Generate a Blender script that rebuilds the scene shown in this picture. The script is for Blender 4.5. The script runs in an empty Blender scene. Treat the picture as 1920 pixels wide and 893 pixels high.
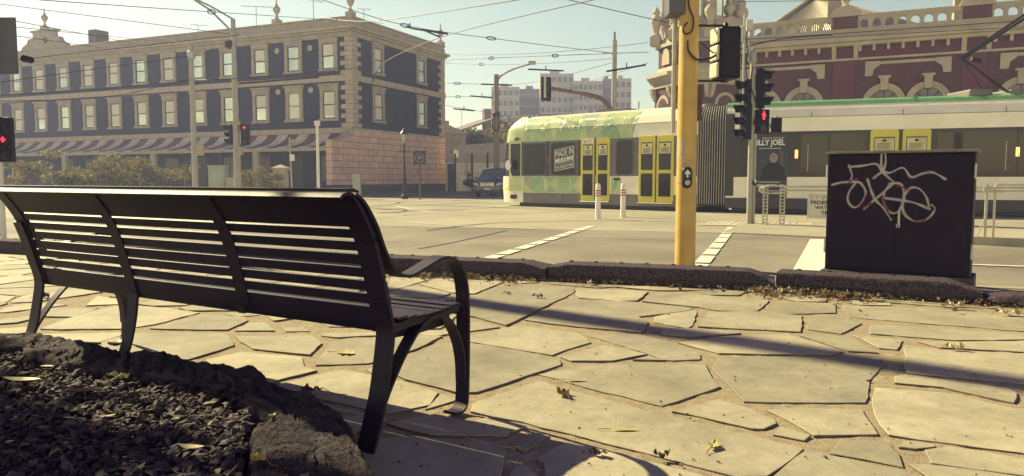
SKY_LOW = (.79, .695, .47, 1); SKY_MID = (.84, .725, .44, 1); SKY_HIGH = (.11, .03, .21, 1); SKY_STR = .1; SKY_BACK = (3.1, 2.6, 2.1, 1)
SUN_E = 5.; SUN_COL = (1., .86, .49); EXPO = 1.17; HAZE = .0022; HAZE_G = .3; HAZE_C = (.5, .59, 1.)
import bpy, bmesh, math, random
from mathutils import Vector, Matrix, noise
from mathutils.geometry import delaunay_2d_cdt
R = math.radians
rnd = random.Random(7)
S = bpy.context.scene
COL = S.collection
PITCH = R(4.55); CAMH = .95; FPX = 1400.
ROAD = -.17

# ---------------------------------------------------------------- camera geometry used as a measuring tool
def ray(u, v):
    x = (u-960)/FPX; y = -(v-446.5)/FPX
    return Vector((x, math.cos(PITCH)+y*math.sin(PITCH), -math.sin(PITCH)+y*math.cos(PITCH)))
def at(u, v, z=0.):
    d = ray(u, v); t = (z-CAMH)/d.z
    return Vector((0, 0, CAMH))+d*t
def aty(u, v, Y):
    d = ray(u, v)
    return Vector((0, 0, CAMH))+d*(Y/d.y)
def fx(px, Y):                       # sideways place of a pixel column at depth Y near eye height
    return (px-960)/FPX*Y*1.0
def hz(py, Y):                       # height of a pixel row at depth Y
    return aty(960, py, Y).z

# ---------------------------------------------------------------- materials
MATS = {}
def nt_of(m):
    m.use_nodes = True
    nt = m.node_tree; nt.nodes.clear()
    out = nt.nodes.new('ShaderNodeOutputMaterial'); b = nt.nodes.new('ShaderNodeBsdfPrincipled')
    nt.links.new(b.outputs[0], out.inputs[0])
    return nt, b
def ramp_mix(nt, fac, c1, c2):
    mx = nt.nodes.new('ShaderNodeMix'); mx.data_type = 'RGBA'
    mx.inputs[6].default_value = (*c1, 1); mx.inputs[7].default_value = (*c2, 1)
    nt.links.new(fac, mx.inputs[0])
    return mx
def noise_node(nt, scale, detail=4., rough=.6, coord='Object', vec=None):
    n = nt.nodes.new('ShaderNodeTexNoise'); n.inputs['Scale'].default_value = scale
    n.inputs['Detail'].default_value = detail; n.inputs['Roughness'].default_value = rough
    if vec is None:
        tc = nt.nodes.new('ShaderNodeTexCoord'); vec = tc.outputs[coord]
    nt.links.new(vec, n.inputs['Vector'])
    return n
def contrast(nt, sock, lo, hi):
    mr = nt.nodes.new('ShaderNodeMapRange'); mr.inputs[1].default_value = lo; mr.inputs[2].default_value = hi
    nt.links.new(sock, mr.inputs[0]); return mr.outputs[0]
def mat(name, col, rough=.7, metal=0., var=.18, scale=3., bump=0., bscale=60., spec=.4, coat=0., alt=None, emit=None, lo=.3, hi=.7, bdist=.01):
    if name in MATS: return MATS[name]
    m = bpy.data.materials.new(name); nt, b = nt_of(m)
    b.inputs['Roughness'].default_value = rough; b.inputs['Metallic'].default_value = metal
    b.inputs['Specular IOR Level'].default_value = spec; b.inputs['Coat Weight'].default_value = coat
    c2 = alt if alt else tuple(min(1, c*(1+var)) for c in col)
    c1 = col if alt else tuple(c*(1-var) for c in col)
    n = noise_node(nt, scale)
    mx = ramp_mix(nt, contrast(nt, n.outputs[0], lo, hi), c1, c2)
    nt.links.new(mx.outputs[2], b.inputs['Base Color'])
    if bump:
        bn = noise_node(nt, bscale, 6., .65); bp = nt.nodes.new('ShaderNodeBump')
        bp.inputs['Strength'].default_value = bump; bp.inputs['Distance'].default_value = bdist
        nt.links.new(bn.outputs[0], bp.inputs['Height']); nt.links.new(bp.outputs[0], b.inputs['Normal'])
    if emit:
        b.inputs['Emission Color'].default_value = (*emit[0], 1); b.inputs['Emission Strength'].default_value = emit[1]
    MATS[name] = m
    return m
def brickmat(name, c1, c2, mortar, bw, bh, msize=.012, rough=.85, bump=.4, stain=.25):
    m = bpy.data.materials.new(name); nt, b = nt_of(m); b.inputs['Roughness'].default_value = rough
    b.inputs['Specular IOR Level'].default_value = .25
    tc = nt.nodes.new('ShaderNodeTexCoord'); sp = nt.nodes.new('ShaderNodeSeparateXYZ'); nt.links.new(tc.outputs['Object'], sp.inputs[0])
    ad = nt.nodes.new('ShaderNodeMath'); ad.operation = 'ADD'; nt.links.new(sp.outputs[0], ad.inputs[0]); nt.links.new(sp.outputs[1], ad.inputs[1])
    cb = nt.nodes.new('ShaderNodeCombineXYZ'); nt.links.new(ad.outputs[0], cb.inputs[0]); nt.links.new(sp.outputs[2], cb.inputs[1])
    br = nt.nodes.new('ShaderNodeTexBrick'); nt.links.new(cb.outputs[0], br.inputs['Vector'])
    br.inputs['Color1'].default_value = (*c1, 1); br.inputs['Color2'].default_value = (*c2, 1); br.inputs['Mortar'].default_value = (*mortar, 1)
    br.inputs['Scale'].default_value = 1.; br.inputs['Mortar Size'].default_value = msize; br.inputs['Brick Width'].default_value = bw; br.inputs['Row Height'].default_value = bh
    n = noise_node(nt, 1.3, 6.); mx = nt.nodes.new('ShaderNodeMix'); mx.data_type = 'RGBA'; mx.blend_type = 'MULTIPLY'; mx.inputs[0].default_value = 1
    nt.links.new(br.outputs[0], mx.inputs[6])
    st = ramp_mix(nt, contrast(nt, n.outputs[0], .3, .7), (1-stain,)*3, (1+stain*.3,)*3); nt.links.new(st.outputs[2], mx.inputs[7])
    nt.links.new(mx.outputs[2], b.inputs['Base Color'])
    bp = nt.nodes.new('ShaderNodeBump'); bp.inputs['Strength'].default_value = bump; bp.inputs['Distance'].default_value = .02; bp.invert = True
    nt.links.new(br.outputs['Fac'], bp.inputs['Height']); nt.links.new(bp.outputs[0], b.inputs['Normal'])
    MATS[name] = m; return m

# ---------------------------------------------------------------- mesh builder
class MB:
    def __init__(s, M=None): s.v = []; s.f = []; s.m = []; s.M = M; s.mi = 0
    def add(s, vs, fs):
        o = len(s.v)
        s.v += [(s.M @ Vector(p)) if s.M else Vector(p) for p in vs]
        s.f += [tuple(i+o for i in f) for f in fs]; s.m += [s.mi]*len(fs)
        return s
    def box(s, a, b):
        (x0, y0, z0), (x1, y1, z1) = a, b
        x0, x1 = min(x0, x1), max(x0, x1); y0, y1 = min(y0, y1), max(y0, y1); z0, z1 = min(z0, z1), max(z0, z1)
        return s.add([(x0,y0,z0),(x1,y0,z0),(x1,y1,z0),(x0,y1,z0),(x0,y0,z1),(x1,y0,z1),(x1,y1,z1),(x0,y1,z1)],
                     [(0,3,2,1),(4,5,6,7),(0,1,5,4),(1,2,6,5),(2,3,7,6),(3,0,4,7)])
    def prism(s, poly, axis, a, b):       # poly: list of 2-D points, extruded along the axis from a to b
        def p(q, t): return {'x': (t, q[0], q[1]), 'y': (q[0], t, q[1]), 'z': (q[0], q[1], t)}[axis]
        n = len(poly)
        vs = [p(q, a) for q in poly]+[p(q, b) for q in poly]
        fs = [(i, (i+1) % n, n+(i+1) % n, n+i) for i in range(n)]+[tuple(range(n))[::-1], tuple(range(n, 2*n))]
        return s.add(vs, fs)
    def tube(s, path, r, n=8, cap=True):
        path = [Vector(p) for p in path]; k = len(path)
        rs = r if isinstance(r, (list, tuple)) else [r]*k
        vs = []; fs = []
        up = None
        for i, p in enumerate(path):
            t = (path[min(i+1, k-1)]-path[max(i-1, 0)]).normalized()
            if up is None:
                up = Vector((0, 0, 1)) if abs(t.z) < .9 else Vector((1, 0, 0))
            a = t.cross(up).normalized(); b = a.cross(t).normalized(); up = b
            for j in range(n):
                th = 2*math.pi*j/n
                vs.append(p+(a*math.cos(th)+b*math.sin(th))*rs[i])
        for i in range(k-1):
            for j in range(n):
                fs.append((i*n+j, i*n+(j+1) % n, (i+1)*n+(j+1) % n, (i+1)*n+j))
        if cap: fs += [tuple(range(n))[::-1], tuple(range((k-1)*n, k*n))]
        return s.add(vs, fs)
    def lathe(s, prof, c=(0, 0, 0), n=16):  # prof: (radius, z)
        vs = []; fs = []; k = len(prof)
        for r_, z in prof:
            for j in range(n):
                th = 2*math.pi*j/n; vs.append((c[0]+r_*math.cos(th), c[1]+r_*math.sin(th), c[2]+z))
        for i in range(k-1):
            for j in range(n): fs.append((i*n+j, i*n+(j+1) % n, (i+1)*n+(j+1) % n, (i+1)*n+j))
        fs += [tuple(range(n))[::-1], tuple(range((k-1)*n, k*n))]
        return s.add(vs, fs)
    def disc(s, c, r, axis, t, n=20):      # short cylinder along an axis from c
        a = {'x': 0, 'y': 1, 'z': 2}[axis]; b, d = [i for i in range(3) if i != a]
        poly = [(c[b]+r*math.cos(2*math.pi*j/n), c[d]+r*math.sin(2*math.pi*j/n)) for j in range(n)]
        return s.prism(poly, axis, c[a], c[a]+t)
    def quad(s, a, b, c, d): return s.add([a, b, c, d], [(0, 1, 2, 3)])
    def ribbon(s, path, x0, x1, th):       # strap: path of (y, z), width along x, thickness th
        P = [Vector(p) for p in path]; k = len(P); L = []; Rr = []
        for i, p in enumerate(P):
            t = (P[min(i+1, k-1)]-P[max(i-1, 0)]).normalized(); nn = Vector((-t.y, t.x))*th*.5
            L.append(p+nn); Rr.append(p-nn)
        vs = []
        for i in range(k): vs += [(x0, *L[i]), (x1, *L[i]), (x1, *Rr[i]), (x0, *Rr[i])]
        fs = []
        for i in range(k-1):
            a = 4*i; b = a+4
            for j in range(4): fs.append((a+j, a+(j+1) % 4, b+(j+1) % 4, b+j))
        fs += [(3, 2, 1, 0), (4*k-4, 4*k-3, 4*k-2, 4*k-1)]
        return s.add(vs, fs)
    def build(s, name, m, parent=None, smooth=False, bevel=0., loc=None, rz=0., fix=True):
        me = bpy.data.meshes.new(name); me.from_pydata([tuple(v) for v in s.v], [], s.f)
        ms = m if isinstance(m, (list, tuple)) else [m]
        for q in ms: me.materials.append(q)
        if len(ms) > 1: me.polygons.foreach_set('material_index', s.m)
        if fix:
            bm = bmesh.new(); bm.from_mesh(me); bmesh.ops.recalc_face_normals(bm, faces=bm.faces[:]); bm.to_mesh(me); bm.free()
        if smooth:
            me.polygons.foreach_set('use_smooth', [True]*len(me.polygons)); me.set_sharp_from_angle(angle=R(40))
        o = bpy.data.objects.new(name, me); COL.objects.link(o)
        if parent is not None: o.parent = parent
        if loc is not None: o.location = loc
        if rz: o.rotation_euler.z = rz
        if bevel:
            bv = o.modifiers.new('Bevel', 'BEVEL'); bv.width = bevel; bv.segments = 2; bv.limit_method = 'ANGLE'; bv.angle_limit = R(35)
        return o
def tag(o, label=None, cat=None, group=None, kind=None):
    if label: o['label'] = label
    if cat: o['category'] = cat
    if group: o['group'] = group
    if kind: o['kind'] = kind
    return o
def thing(name, label, cat, loc=(0, 0, 0), rz=0., group=None):
    o = bpy.data.objects.new(name, None); o.empty_display_size = .2; COL.objects.link(o)
    o.location = loc; o.rotation_euler.z = rz
    return tag(o, label, cat, group)
def copy_tree(o, parent=None):
    c = o.copy(); COL.objects.link(c)
    if parent is not None: c.parent = parent
    for ch in [x for x in bpy.data.objects if x.parent == o]: copy_tree(ch, c)
    return c
def cat_rom(pts, n=6):
    P = [Vector(p) for p in pts]; out = []
    for i in range(len(P)-1):
        p0 = P[max(i-1, 0)]; p1 = P[i]; p2 = P[i+1]; p3 = P[min(i+2, len(P)-1)]
        for j in range(n):
            t = j/n
            out.append(.5*((2*p1)+(p2-p0)*t+(2*p0-5*p1+4*p2-p3)*t*t+(3*p1-p0-3*p2+p3)*t**3))
    out.append(P[-1]); return out
def text_mb(s, size, width=None, bold=0.):
    """letters as flat faces in local x (right) / z (up); returns (verts, faces, w, h)"""
    cu = bpy.data.curves.new('lettering', 'FONT'); cu.body = s; cu.size = size; cu.offset = bold; cu.resolution_u = 2
    o = bpy.data.objects.new('lettering', cu); COL.objects.link(o)
    me = bpy.data.meshes.new_from_object(o.evaluated_get(bpy.context.evaluated_depsgraph_get()))
    vs = [v.co.copy() for v in me.vertices]; fs = [tuple(p.vertices) for p in me.polygons]
    bpy.data.objects.remove(o); bpy.data.curves.remove(cu); bpy.data.meshes.remove(me)
    x0 = min(v.x for v in vs); x1 = max(v.x for v in vs); y0 = min(v.y for v in vs); y1 = max(v.y for v in vs)
    k = width/(x1-x0) if width else 1.
    return [((v.x-x0)*k, v.y-y0) for v in vs], fs, (x1-x0)*k, y1-y0
def put_text(mb, s, x, z, y, size, width=None, bold=0., shear=0., flip=False):
    vs, fs, w, h = text_mb(s, size, width, bold)
    mb.add([(x+(-a if flip else a), y, z+b+shear*a) for a, b in vs], fs)
    return w, h
def arch_pts(cx, cz, r, n=12, a0=0., a1=math.pi):
    return [(cx+r*math.cos(a0+(a1-a0)*i/n), cz+r*math.sin(a0+(a1-a0)*i/n)) for i in range(n+1)]
def nz(x, y, z=0., s=1.): return noise.noise(Vector((x*s, y*s, z*s)))

# ---------------------------------------------------------------- palette
M_iron = mat('bench_paint', (.013, .006, .026), .55, 0, .3, 6, .25, 140, .35)
M_stone = None
M_white = mat('white_paint', (.78, .76, .68), .5, 0, .06, 5)
M_line = mat('road_paint', (.66, .63, .5), .75, 0, .2, 9, lo=.25, hi=.6)
M_dark = mat('black_plastic', (.018, .015, .022), .45, 0, .2, 8)
M_visor = mat('signal_black', (.009, .006, .016), .55, 0, .2, 8, spec=.2)
M_galv = mat('galvanised_steel', (.42, .42, .38), .45, .5, .15, 7, .1, 60)
M_grey = mat('grey_pole_paint', (.36, .35, .29), .6, 0, .15, 4)
M_wire = mat('wire_black', (.03, .03, .03), .6)
M_wood = mat('weathered_wood', (.25, .19, .13), .85, 0, .25, 12, .3, 60)
M_red_led = mat('red_signal_light', (.5, .02, .04), .4, emit=((1., .02, .05), 1.2))
M_amber = mat('amber_marker_lamp', (.6, .2, .05), .4, emit=((1., .4, .1), 1.3))
M_glass = mat('window_glass', (.5, .53, .46), .07, .75, .3, .35, .06, .9, .9, lo=.35, hi=.65)
M_dglass = mat('tram_glass', (.016, .013, .02), .08, 0, .6, 1.2, .08, .8, .35, bdist=.05)
M_blind = mat('pale_blind', (.75, .72, .56), .6, 0, .1, 2)
# ================================================================ ground, road, footpath
GU = Vector((-.9135, .4067, 0)); GV = Vector((.4067, .9135, 0))      # street grid: away-left and away-right
def sheet(name, poly, z, m, kind='structure'):
    mb = MB(); mb.add([(p[0], p[1], z) for p in poly], [tuple(range(len(poly)))])
    return tag(mb.build(name, m), kind=kind)
def asphalt(name, c1, c2, patch):
    m = bpy.data.materials.new(name); nt, b = nt_of(m); b.inputs['Roughness'].default_value = .85; b.inputs['Specular IOR Level'].default_value = .3
    n1 = noise_node(nt, 90., 3.); n2 = noise_node(nt, .35, 5., .65)
    mx = ramp_mix(nt, contrast(nt, n1.outputs[0], .3, .7), c1, c2)
    st = ramp_mix(nt, contrast(nt, n2.outputs[0], .35, .65), (patch,)*3, (1.1,)*3)
    mu = nt.nodes.new('ShaderNodeMix'); mu.data_type = 'RGBA'; mu.blend_type = 'MULTIPLY'; mu.inputs[0].default_value = 1
    nt.links.new(mx.outputs[2], mu.inputs[6]); nt.links.new(st.outputs[2], mu.inputs[7]); nt.links.new(mu.outputs[2], b.inputs['Base Color'])
    bp = nt.nodes.new('ShaderNodeBump'); bp.inputs['Strength'].default_value = .5; bp.inputs['Distance'].default_value = .006
    nt.links.new(n1.outputs[0], bp.inputs['Height']); nt.links.new(bp.outputs[0], b.inputs['Normal'])
    return m
M_asph = asphalt('asphalt', (.2, .182, .14), (.34, .31, .235), .66)
M_conc = asphalt('track_concrete', (.3, .28, .2), (.42, .39, .28), .82)
M_far = mat('city_ground', (.16, .15, .11), .9)
sheet('ground', [(-900, -300), (900, -300), (900, 1500), (-900, 1500)], ROAD-.012, M_far)
A0 = Vector((-1.16, 7.4, 0)); B0 = Vector((2.19, 6.27, 0)); C0 = Vector((3.74, 5.45, 0))   # foot line of the kerb stones
KL = [A0+Vector((-.93, .36, 0))*13, A0, B0, C0, C0+Vector((.86, -.5, 0))*8]
def off(p, d): return Vector((p.x+.33*d, p.y+.94*d, 0))
sheet('road', [off(p, .25) for p in KL]+[(90, -60), (160, 60), (80, 160), (-120, 160), (-160, 40)], ROAD, M_asph)
e1 = at(719, 424, ROAD); e2 = at(960, 429, ROAD); ed = (e2-e1).normalized()
sheet('tram_track_pavement', [e1-ed*60, e1+ed*30, (60, 20, 0), (70, 60, 0), (0, 43, 0), (-70, 60, 0)], ROAD+.004, M_conc)
# tram rails let into the concrete: two curving pairs
def rail_strip(name, pts, w, z, m):
    P = cat_rom(pts, 8); mb = MB(); vs = []
    for i, p in enumerate(P):
        t = (P[min(i+1, len(P)-1)]-P[max(i-1, 0)]).normalized(); n = Vector((-t.y, t.x, 0))*w/2
        vs += [(p.x+n.x, p.y+n.y, z), (p.x-n.x, p.y-n.y, z)]
    mb.add(vs, [(2*i, 2*i+1, 2*i+3, 2*i+2) for i in range(len(P)-1)])
    return tag(mb.build(name, m), kind='structure')
M_rail = mat('rail_groove', (.07, .06, .06), .5, .4)
M_lrail = mat('rail_steel', (.5, .48, .4), .3, .8)
T1 = (Vector((-.507, 30.9, 0)), Vector((.743, -.669, 0)))
for k, dy in enumerate((-.55, -1.97)):
    nn = Vector((.669, .743, 0))
    a = T1[0]-nn*dy
    rail_strip('tram_rail', [a-T1[1]*26+Vector((-7, -4, 0)), a-T1[1]*12+Vector((-1, -.6, 0)), a, a+T1[1]*8.9, a+T1[1]*9.6+Vector((9.2, -3.4, 0)), a+T1[1]*9.6+Vector((30, -11, 0))], .09, ROAD+.008, M_rail)
rail_strip('tram_rail', [at(600, 392, ROAD), at(733, 384, ROAD), at(760, 379, ROAD), at(860, 377.5, ROAD)], .1, ROAD+.009, M_rail)
rail_strip('tram_rail', [at(500, 388, ROAD), at(733, 385, ROAD), at(880, 388, ROAD), at(1010, 391, ROAD)], .1, ROAD+.010, M_rail)
rail_strip('tram_rail', [at(700, 380.5, ROAD), at(760, 382, ROAD), at(980, 392, ROAD), at(1100, 396, ROAD), at(1500, 402, ROAD)], .08, ROAD+.011, M_rail)
rail_strip('road_line', [at(738, 386, ROAD), at(775, 394, ROAD), at(810, 399, ROAD), at(850, 401, ROAD)], .12, ROAD+.012, M_line)
rail_strip('road_line', [at(710, 398, ROAD), at(745, 402, ROAD), at(775, 405, ROAD)], .1, ROAD+.012, M_line)
rail_strip('road_line', [at(755, 416, ROAD), at(800, 420, ROAD), at(860, 424, ROAD), at(915, 427, ROAD), at(1000, 430, ROAD)], .1, ROAD+.012, M_line)
rail_strip('road_seam', [at(785, 467, ROAD), at(850, 455, ROAD), at(950, 433, ROAD)], .05, ROAD+.005, M_rail)
rail_strip('road_seam', [at(800, 433, ROAD), at(930, 419, ROAD), at(1120, 415, ROAD), at(1330, 417, ROAD)], .07, ROAD+.013, M_rail)
rail_strip('road_seam', [at(905, 442, ROAD), at(1100, 447, ROAD), at(1300, 452, ROAD)], .025, ROAD+.005, M_rail)
def dashes(a, b, n, duty, w, jit=.03):
    mb = MB(); d = (b-a); L = d.length; d.normalize(); q = Vector((-d.y, d.x, 0))*w/2
    for i in range(n):
        s0 = L*i/n+rnd.uniform(-jit, jit); s1 = s0+L/n*duty
        p, r_ = a+d*s0, a+d*s1
        mb.add([(*(p+q).xy, ROAD+.014), (*(p-q).xy, ROAD+.014), (*(r_-q).xy, ROAD+.014), (*(r_+q).xy, ROAD+.014)], [(0, 1, 2, 3)])
    return tag(mb.build('crossing_line', M_line), kind='structure')
dashes(at(905, 490, ROAD), at(1112, 424, ROAD), 9, .82, .2)
dashes(at(1301, 513, ROAD), at(1374, 426, ROAD), 8, .84, .2)
mb = MB(); q = [at(1519, 450, ROAD), at(1560, 450, ROAD), at(1562, 513, ROAD), at(1480, 520, ROAD)]
mb.add([(p.x, p.y, ROAD+.014) for p in q], [(0, 1, 2, 3)]); tag(mb.build('stop_line', M_line), kind='structure')
rail_strip('road_line', [at(1700, 492, ROAD), at(1830, 498, ROAD), at(2000, 504, ROAD)], .1, ROAD+.014, M_line)
rail_strip('gutter_edge', [at(1700, 537, ROAD), at(1830, 538, ROAD), at(1920, 541, ROAD), at(2100, 549, ROAD)], .18, ROAD+.006, M_conc)
mb = MB(); mb.lathe([(.0, 0), (.75, 0), (.75, .006), (.0, .006)], (*at(838, 393.5, ROAD).xy, ROAD+.006), 20); tag(mb.build('road_patch', M_asph), kind='structure')
# tram stop island with a kerb, ramped down at the crossing
i0 = at(1355, 437, ROAD); i1 = at(1540, 447, ROAD); i2 = at(1830, 459.5, ROAD); i3 = i2+(i2-i1)*2.2
isl = MB(); vv = GV*3.9
top = [(i0, ROAD+.02), (i1, ROAD+.03), (i2, ROAD+.14), (i3, ROAD+.14)]
vs = [];
for p, z in top: vs += [(p.x, p.y, z), (p.x+vv.x, p.y+vv.y, z), (p.x, p.y, ROAD-.01)]
fs = []
for i in range(3): a = 3*i; fs += [(a, a+3, a+4, a+1), (a+2, a+5, a+3, a)]
isl.add(vs, fs); tag(isl.build('tram_stop_island', M_conc), kind='structure')
tp = MB()
for r_ in range(9):
    for c in range(14):
        p = at(1318, 421, ROAD)+Vector((.92, -.39, 0))*c*.16+GV*r_*.2
        tp.lathe([(.03, 0), (.02, .012)], (p.x, p.y, ROAD+.018), 6)
p = at(1308, 423, ROAD); e = Vector((.92, -.39, 0))*2.5; w = GV*1.9
tp.add([(p.x, p.y, ROAD+.018), (p.x+e.x, p.y+e.y, ROAD+.018), (p.x+e.x+w.x, p.y+e.y+w.y, ROAD+.018), (p.x+w.x, p.y+w.y, ROAD+.018)], [(0, 1, 2, 3)])
tag(tp.build('tactile_paving', mat('tactile_tile', (.5, .46, .32), .8)), kind='structure')
# far footpaths
for nm, pts in (('footpath', [Vector((-8.2, 44, 0)), Vector((-8.2, 44, 0))+GU*70, Vector((-8.2, 44, 0))+GU*70+GV*40, Vector((-8.2, 44, 0))+GV*60]),):
    mb = MB(); mb.prism([(p.x, p.y) for p in pts], 'z', ROAD-.02, ROAD+.11); tag(mb.build('far_footpath', mat('old_bitumen', (.13, .11, .1), .9, bump=.2)), kind='structure')
mb = MB(); b0 = Vector((9.6, 44.5, 0))-GV*4+GU*3
mb.prism([(p.x, p.y) for p in (b0, b0-GU*50, b0-GU*50+GV*40, b0+GV*40)], 'z', ROAD-.02, ROAD+.12); tag(mb.build('corner_footpath', MATS['old_bitumen']), kind='structure')

# ---------------------------------------------------------------- crazy paving
GROW = .007
C = {'1': (720, 480, 4.961), '2': (1060, 500, 4.961), '3': (1400, 500, 3.435), '4': (840, 640, 3.529), '5': (1300, 700, 3.097),
     '6': (0, 420, 3.721), '7': (380, 560, 3.435), '8': (680, 760, 3.097), 'f': (0, 0, 1.)}
ST = [
('1', '690,410 868,360 1160,250 1770,300 1765,338 1135,648 868,572 560,500'), ('1', '500,208 1110,240 840,350 640,340 330,262'), ('1', '60,195 430,215 300,250 60,318'),
('1', '60,328 300,266 620,348 500,388 60,368'), ('2', '105,200 770,232 665,318 500,322 130,288 100,250'), ('f', '1237,548 1442,563 1420,583 1352,583 1312,576 1205,565'),
('f', '984,600 1075,561 1193,567 1300,578 1288,583 1195,594 1214,604 1209,617 1201,623 1060,610'), ('2', '840,462 1195,398 1213,420 1180,540 1140,565 1000,547 835,515'),
('f', '1328,586 1400,583 1504,592 1501,622 1400,617 1309,612'), ('2', '910,587 1100,572 1630,620 1500,628 1140,652 900,632'), ('2', '190,632 700,628 1010,712 1245,812 1250,858 1000,868 930,860 760,797 380,683'),
('f', '1272,642 1391,630 1476,628 1580,659 1558,665 1400,663 1348,662'), ('f', '880,630 952,613 980,610 1084,624 1107,642 1060,656 1035,665 898,642 870,637'),
('4', '750,102 1040,28 1315,85 1090,128 815,128'), ('4', '1230,122 1330,100 1435,126'), ('4', '605,215 800,177 1010,150 1705,150 1718,200 1800,298 1418,426 940,306 720,242'),
('f', '820,644 895,645 1020,666 1049,677 1050,684 998,701 893,736 858,735 762,711 740,700 747,680 800,656'),
('f', '890,756 1010,713 1044,726 1242,776 1448,825 1504,840 1440,891 1381,891 1300,871 1231,852 982,790 882,770'),
('f', '1512,843 1558,853 1692,881 1740,900 1700,960 1380,960 1452,893'), ('f', '1347,669 1400,670 1580,669 1654,674 1653,682 1630,712 1622,754 1395,753 1370,724 1337,690'),
('3', '690,442 1000,474 963,532 855,522'), ('3', '400,332 590,322 735,364 605,431 398,403'), ('3', '240,224 568,237 572,296 300,303 115,298'),
('f', '1580,572 1920,589 2040,595 2040,628 1920,620 1592,594 1586,585'), ('f', '1633,608 1920,625 2040,630 2040,634 1920,635 1790,637 1631,625'), ('f', '1722,640 1790,641 1920,640 2040,640 2040,668 1920,659 1762,651'),
('f', '1697,647 1762,656 1920,663 2040,672 2040,730 1920,718 1699,699'), ('3', '345,442 650,448 845,554 660,542'), ('3', '962,708 1030,696 1700,792 1730,812 1720,876 1500,828 1270,776 957,748'),
('f', '1642,726 1771,736 1897,764 1990,777 2080,795 2080,890 1920,848 1667,814 1641,777 1638,755'), ('5', '435,212 600,198 978,208 1068,352 705,358 565,272'),
('f', '1262,771 1345,749 1394,763 1450,787 1453,793 1430,803 1410,802'), ('5', '475,354 512,313 672,360 640,386'), ('5', '852,398 1118,398 1186,470 1210,540 805,463'),
('f', '1738,843 1778,837 1920,860 2080,892 2080,930 1920,890 1747,867'), ('5', '1205,423 1232,393 1388,411 1395,422 1290,432'), ('f', '1708,871 1750,873 1920,896 2100,930 2100,1000 1800,1000 1760,905'),
('f', '727,794 815,777 959,805 950,816 809,814'), ('f', '690,824 777,819 923,829 944,845 936,893 918,970 640,970 655,860'), ('f', '996,809 1027,816 982,845 963,836'),
('f', '1008,855 1058,831 1109,838 1229,868 1310,890 1420,930 1330,1000 1042,970 1024,874'), ('f', '955,895 970,876 985,874 1010,895 1026,970 936,970'),
('f', '518,721 640,692 760,716 821,735 806,758 728,774 660,759 560,738'), ('f', '828,739 860,747 798,766'), ('f', '592,684 623,641 712,634 795,629 828,631 780,654 742,667 690,681'),
('7', '218,245 700,232 766,290 690,362 330,323 243,275'), ('f', '385,675 450,660 564,670 569,688 592,695 508,717 460,713'), ('f', '190,642 239,628 263,625 420,626 427,631 438,648 380,666 300,688 200,678'),
('f', '282,616 376,590 459,595 464,601 427,618 380,618'), ('f', '442,620 467,605 496,605 515,620'), ('7', '512,182 640,182 688,208 542,210'), ('7', '780,222 1140,212 1140,233 870,247 772,238'),
('f', '78,616 110,603 188,579 236,572 300,576 374,586 288,608 238,616 90,617'), ('f', '67,626 238,624 186,642 130,640'), ('6', '605,568 680,502 855,530 868,558'), ('6', '205,640 290,592 685,588 520,648'),
('f', '735,672 742,668 738,690 700,700 690,692'),('f','872,793 960,809 985,800 920,782')]
stones = []
for c, s in ST:
    ox, oy, k = C[c]
    stones.append([at(ox+float(a.split(',')[0])/k, oy+float(a.split(',')[1])/k).to_2d() for a in s.split()])
def inside(p, poly):
    r_ = False; n = len(poly)
    for i in range(n):
        a, b = poly[i], poly[i-1]
        if (a.y > p.y) != (b.y > p.y) and p.x < (b.x-a.x)*(p.y-a.y)/(b.y-a.y)+a.x: r_ = not r_
    return r_
def samples(poly):
    out = []
    for i in range(len(poly)):
        a, b = poly[i-1], poly[i]
        for k in range(6): out.append(a.lerp(b, k/6))
    c = sum(poly, Vector((0, 0)))/len(poly)
    return out+[c]+[c.lerp(q, .55) for q in poly]
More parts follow.
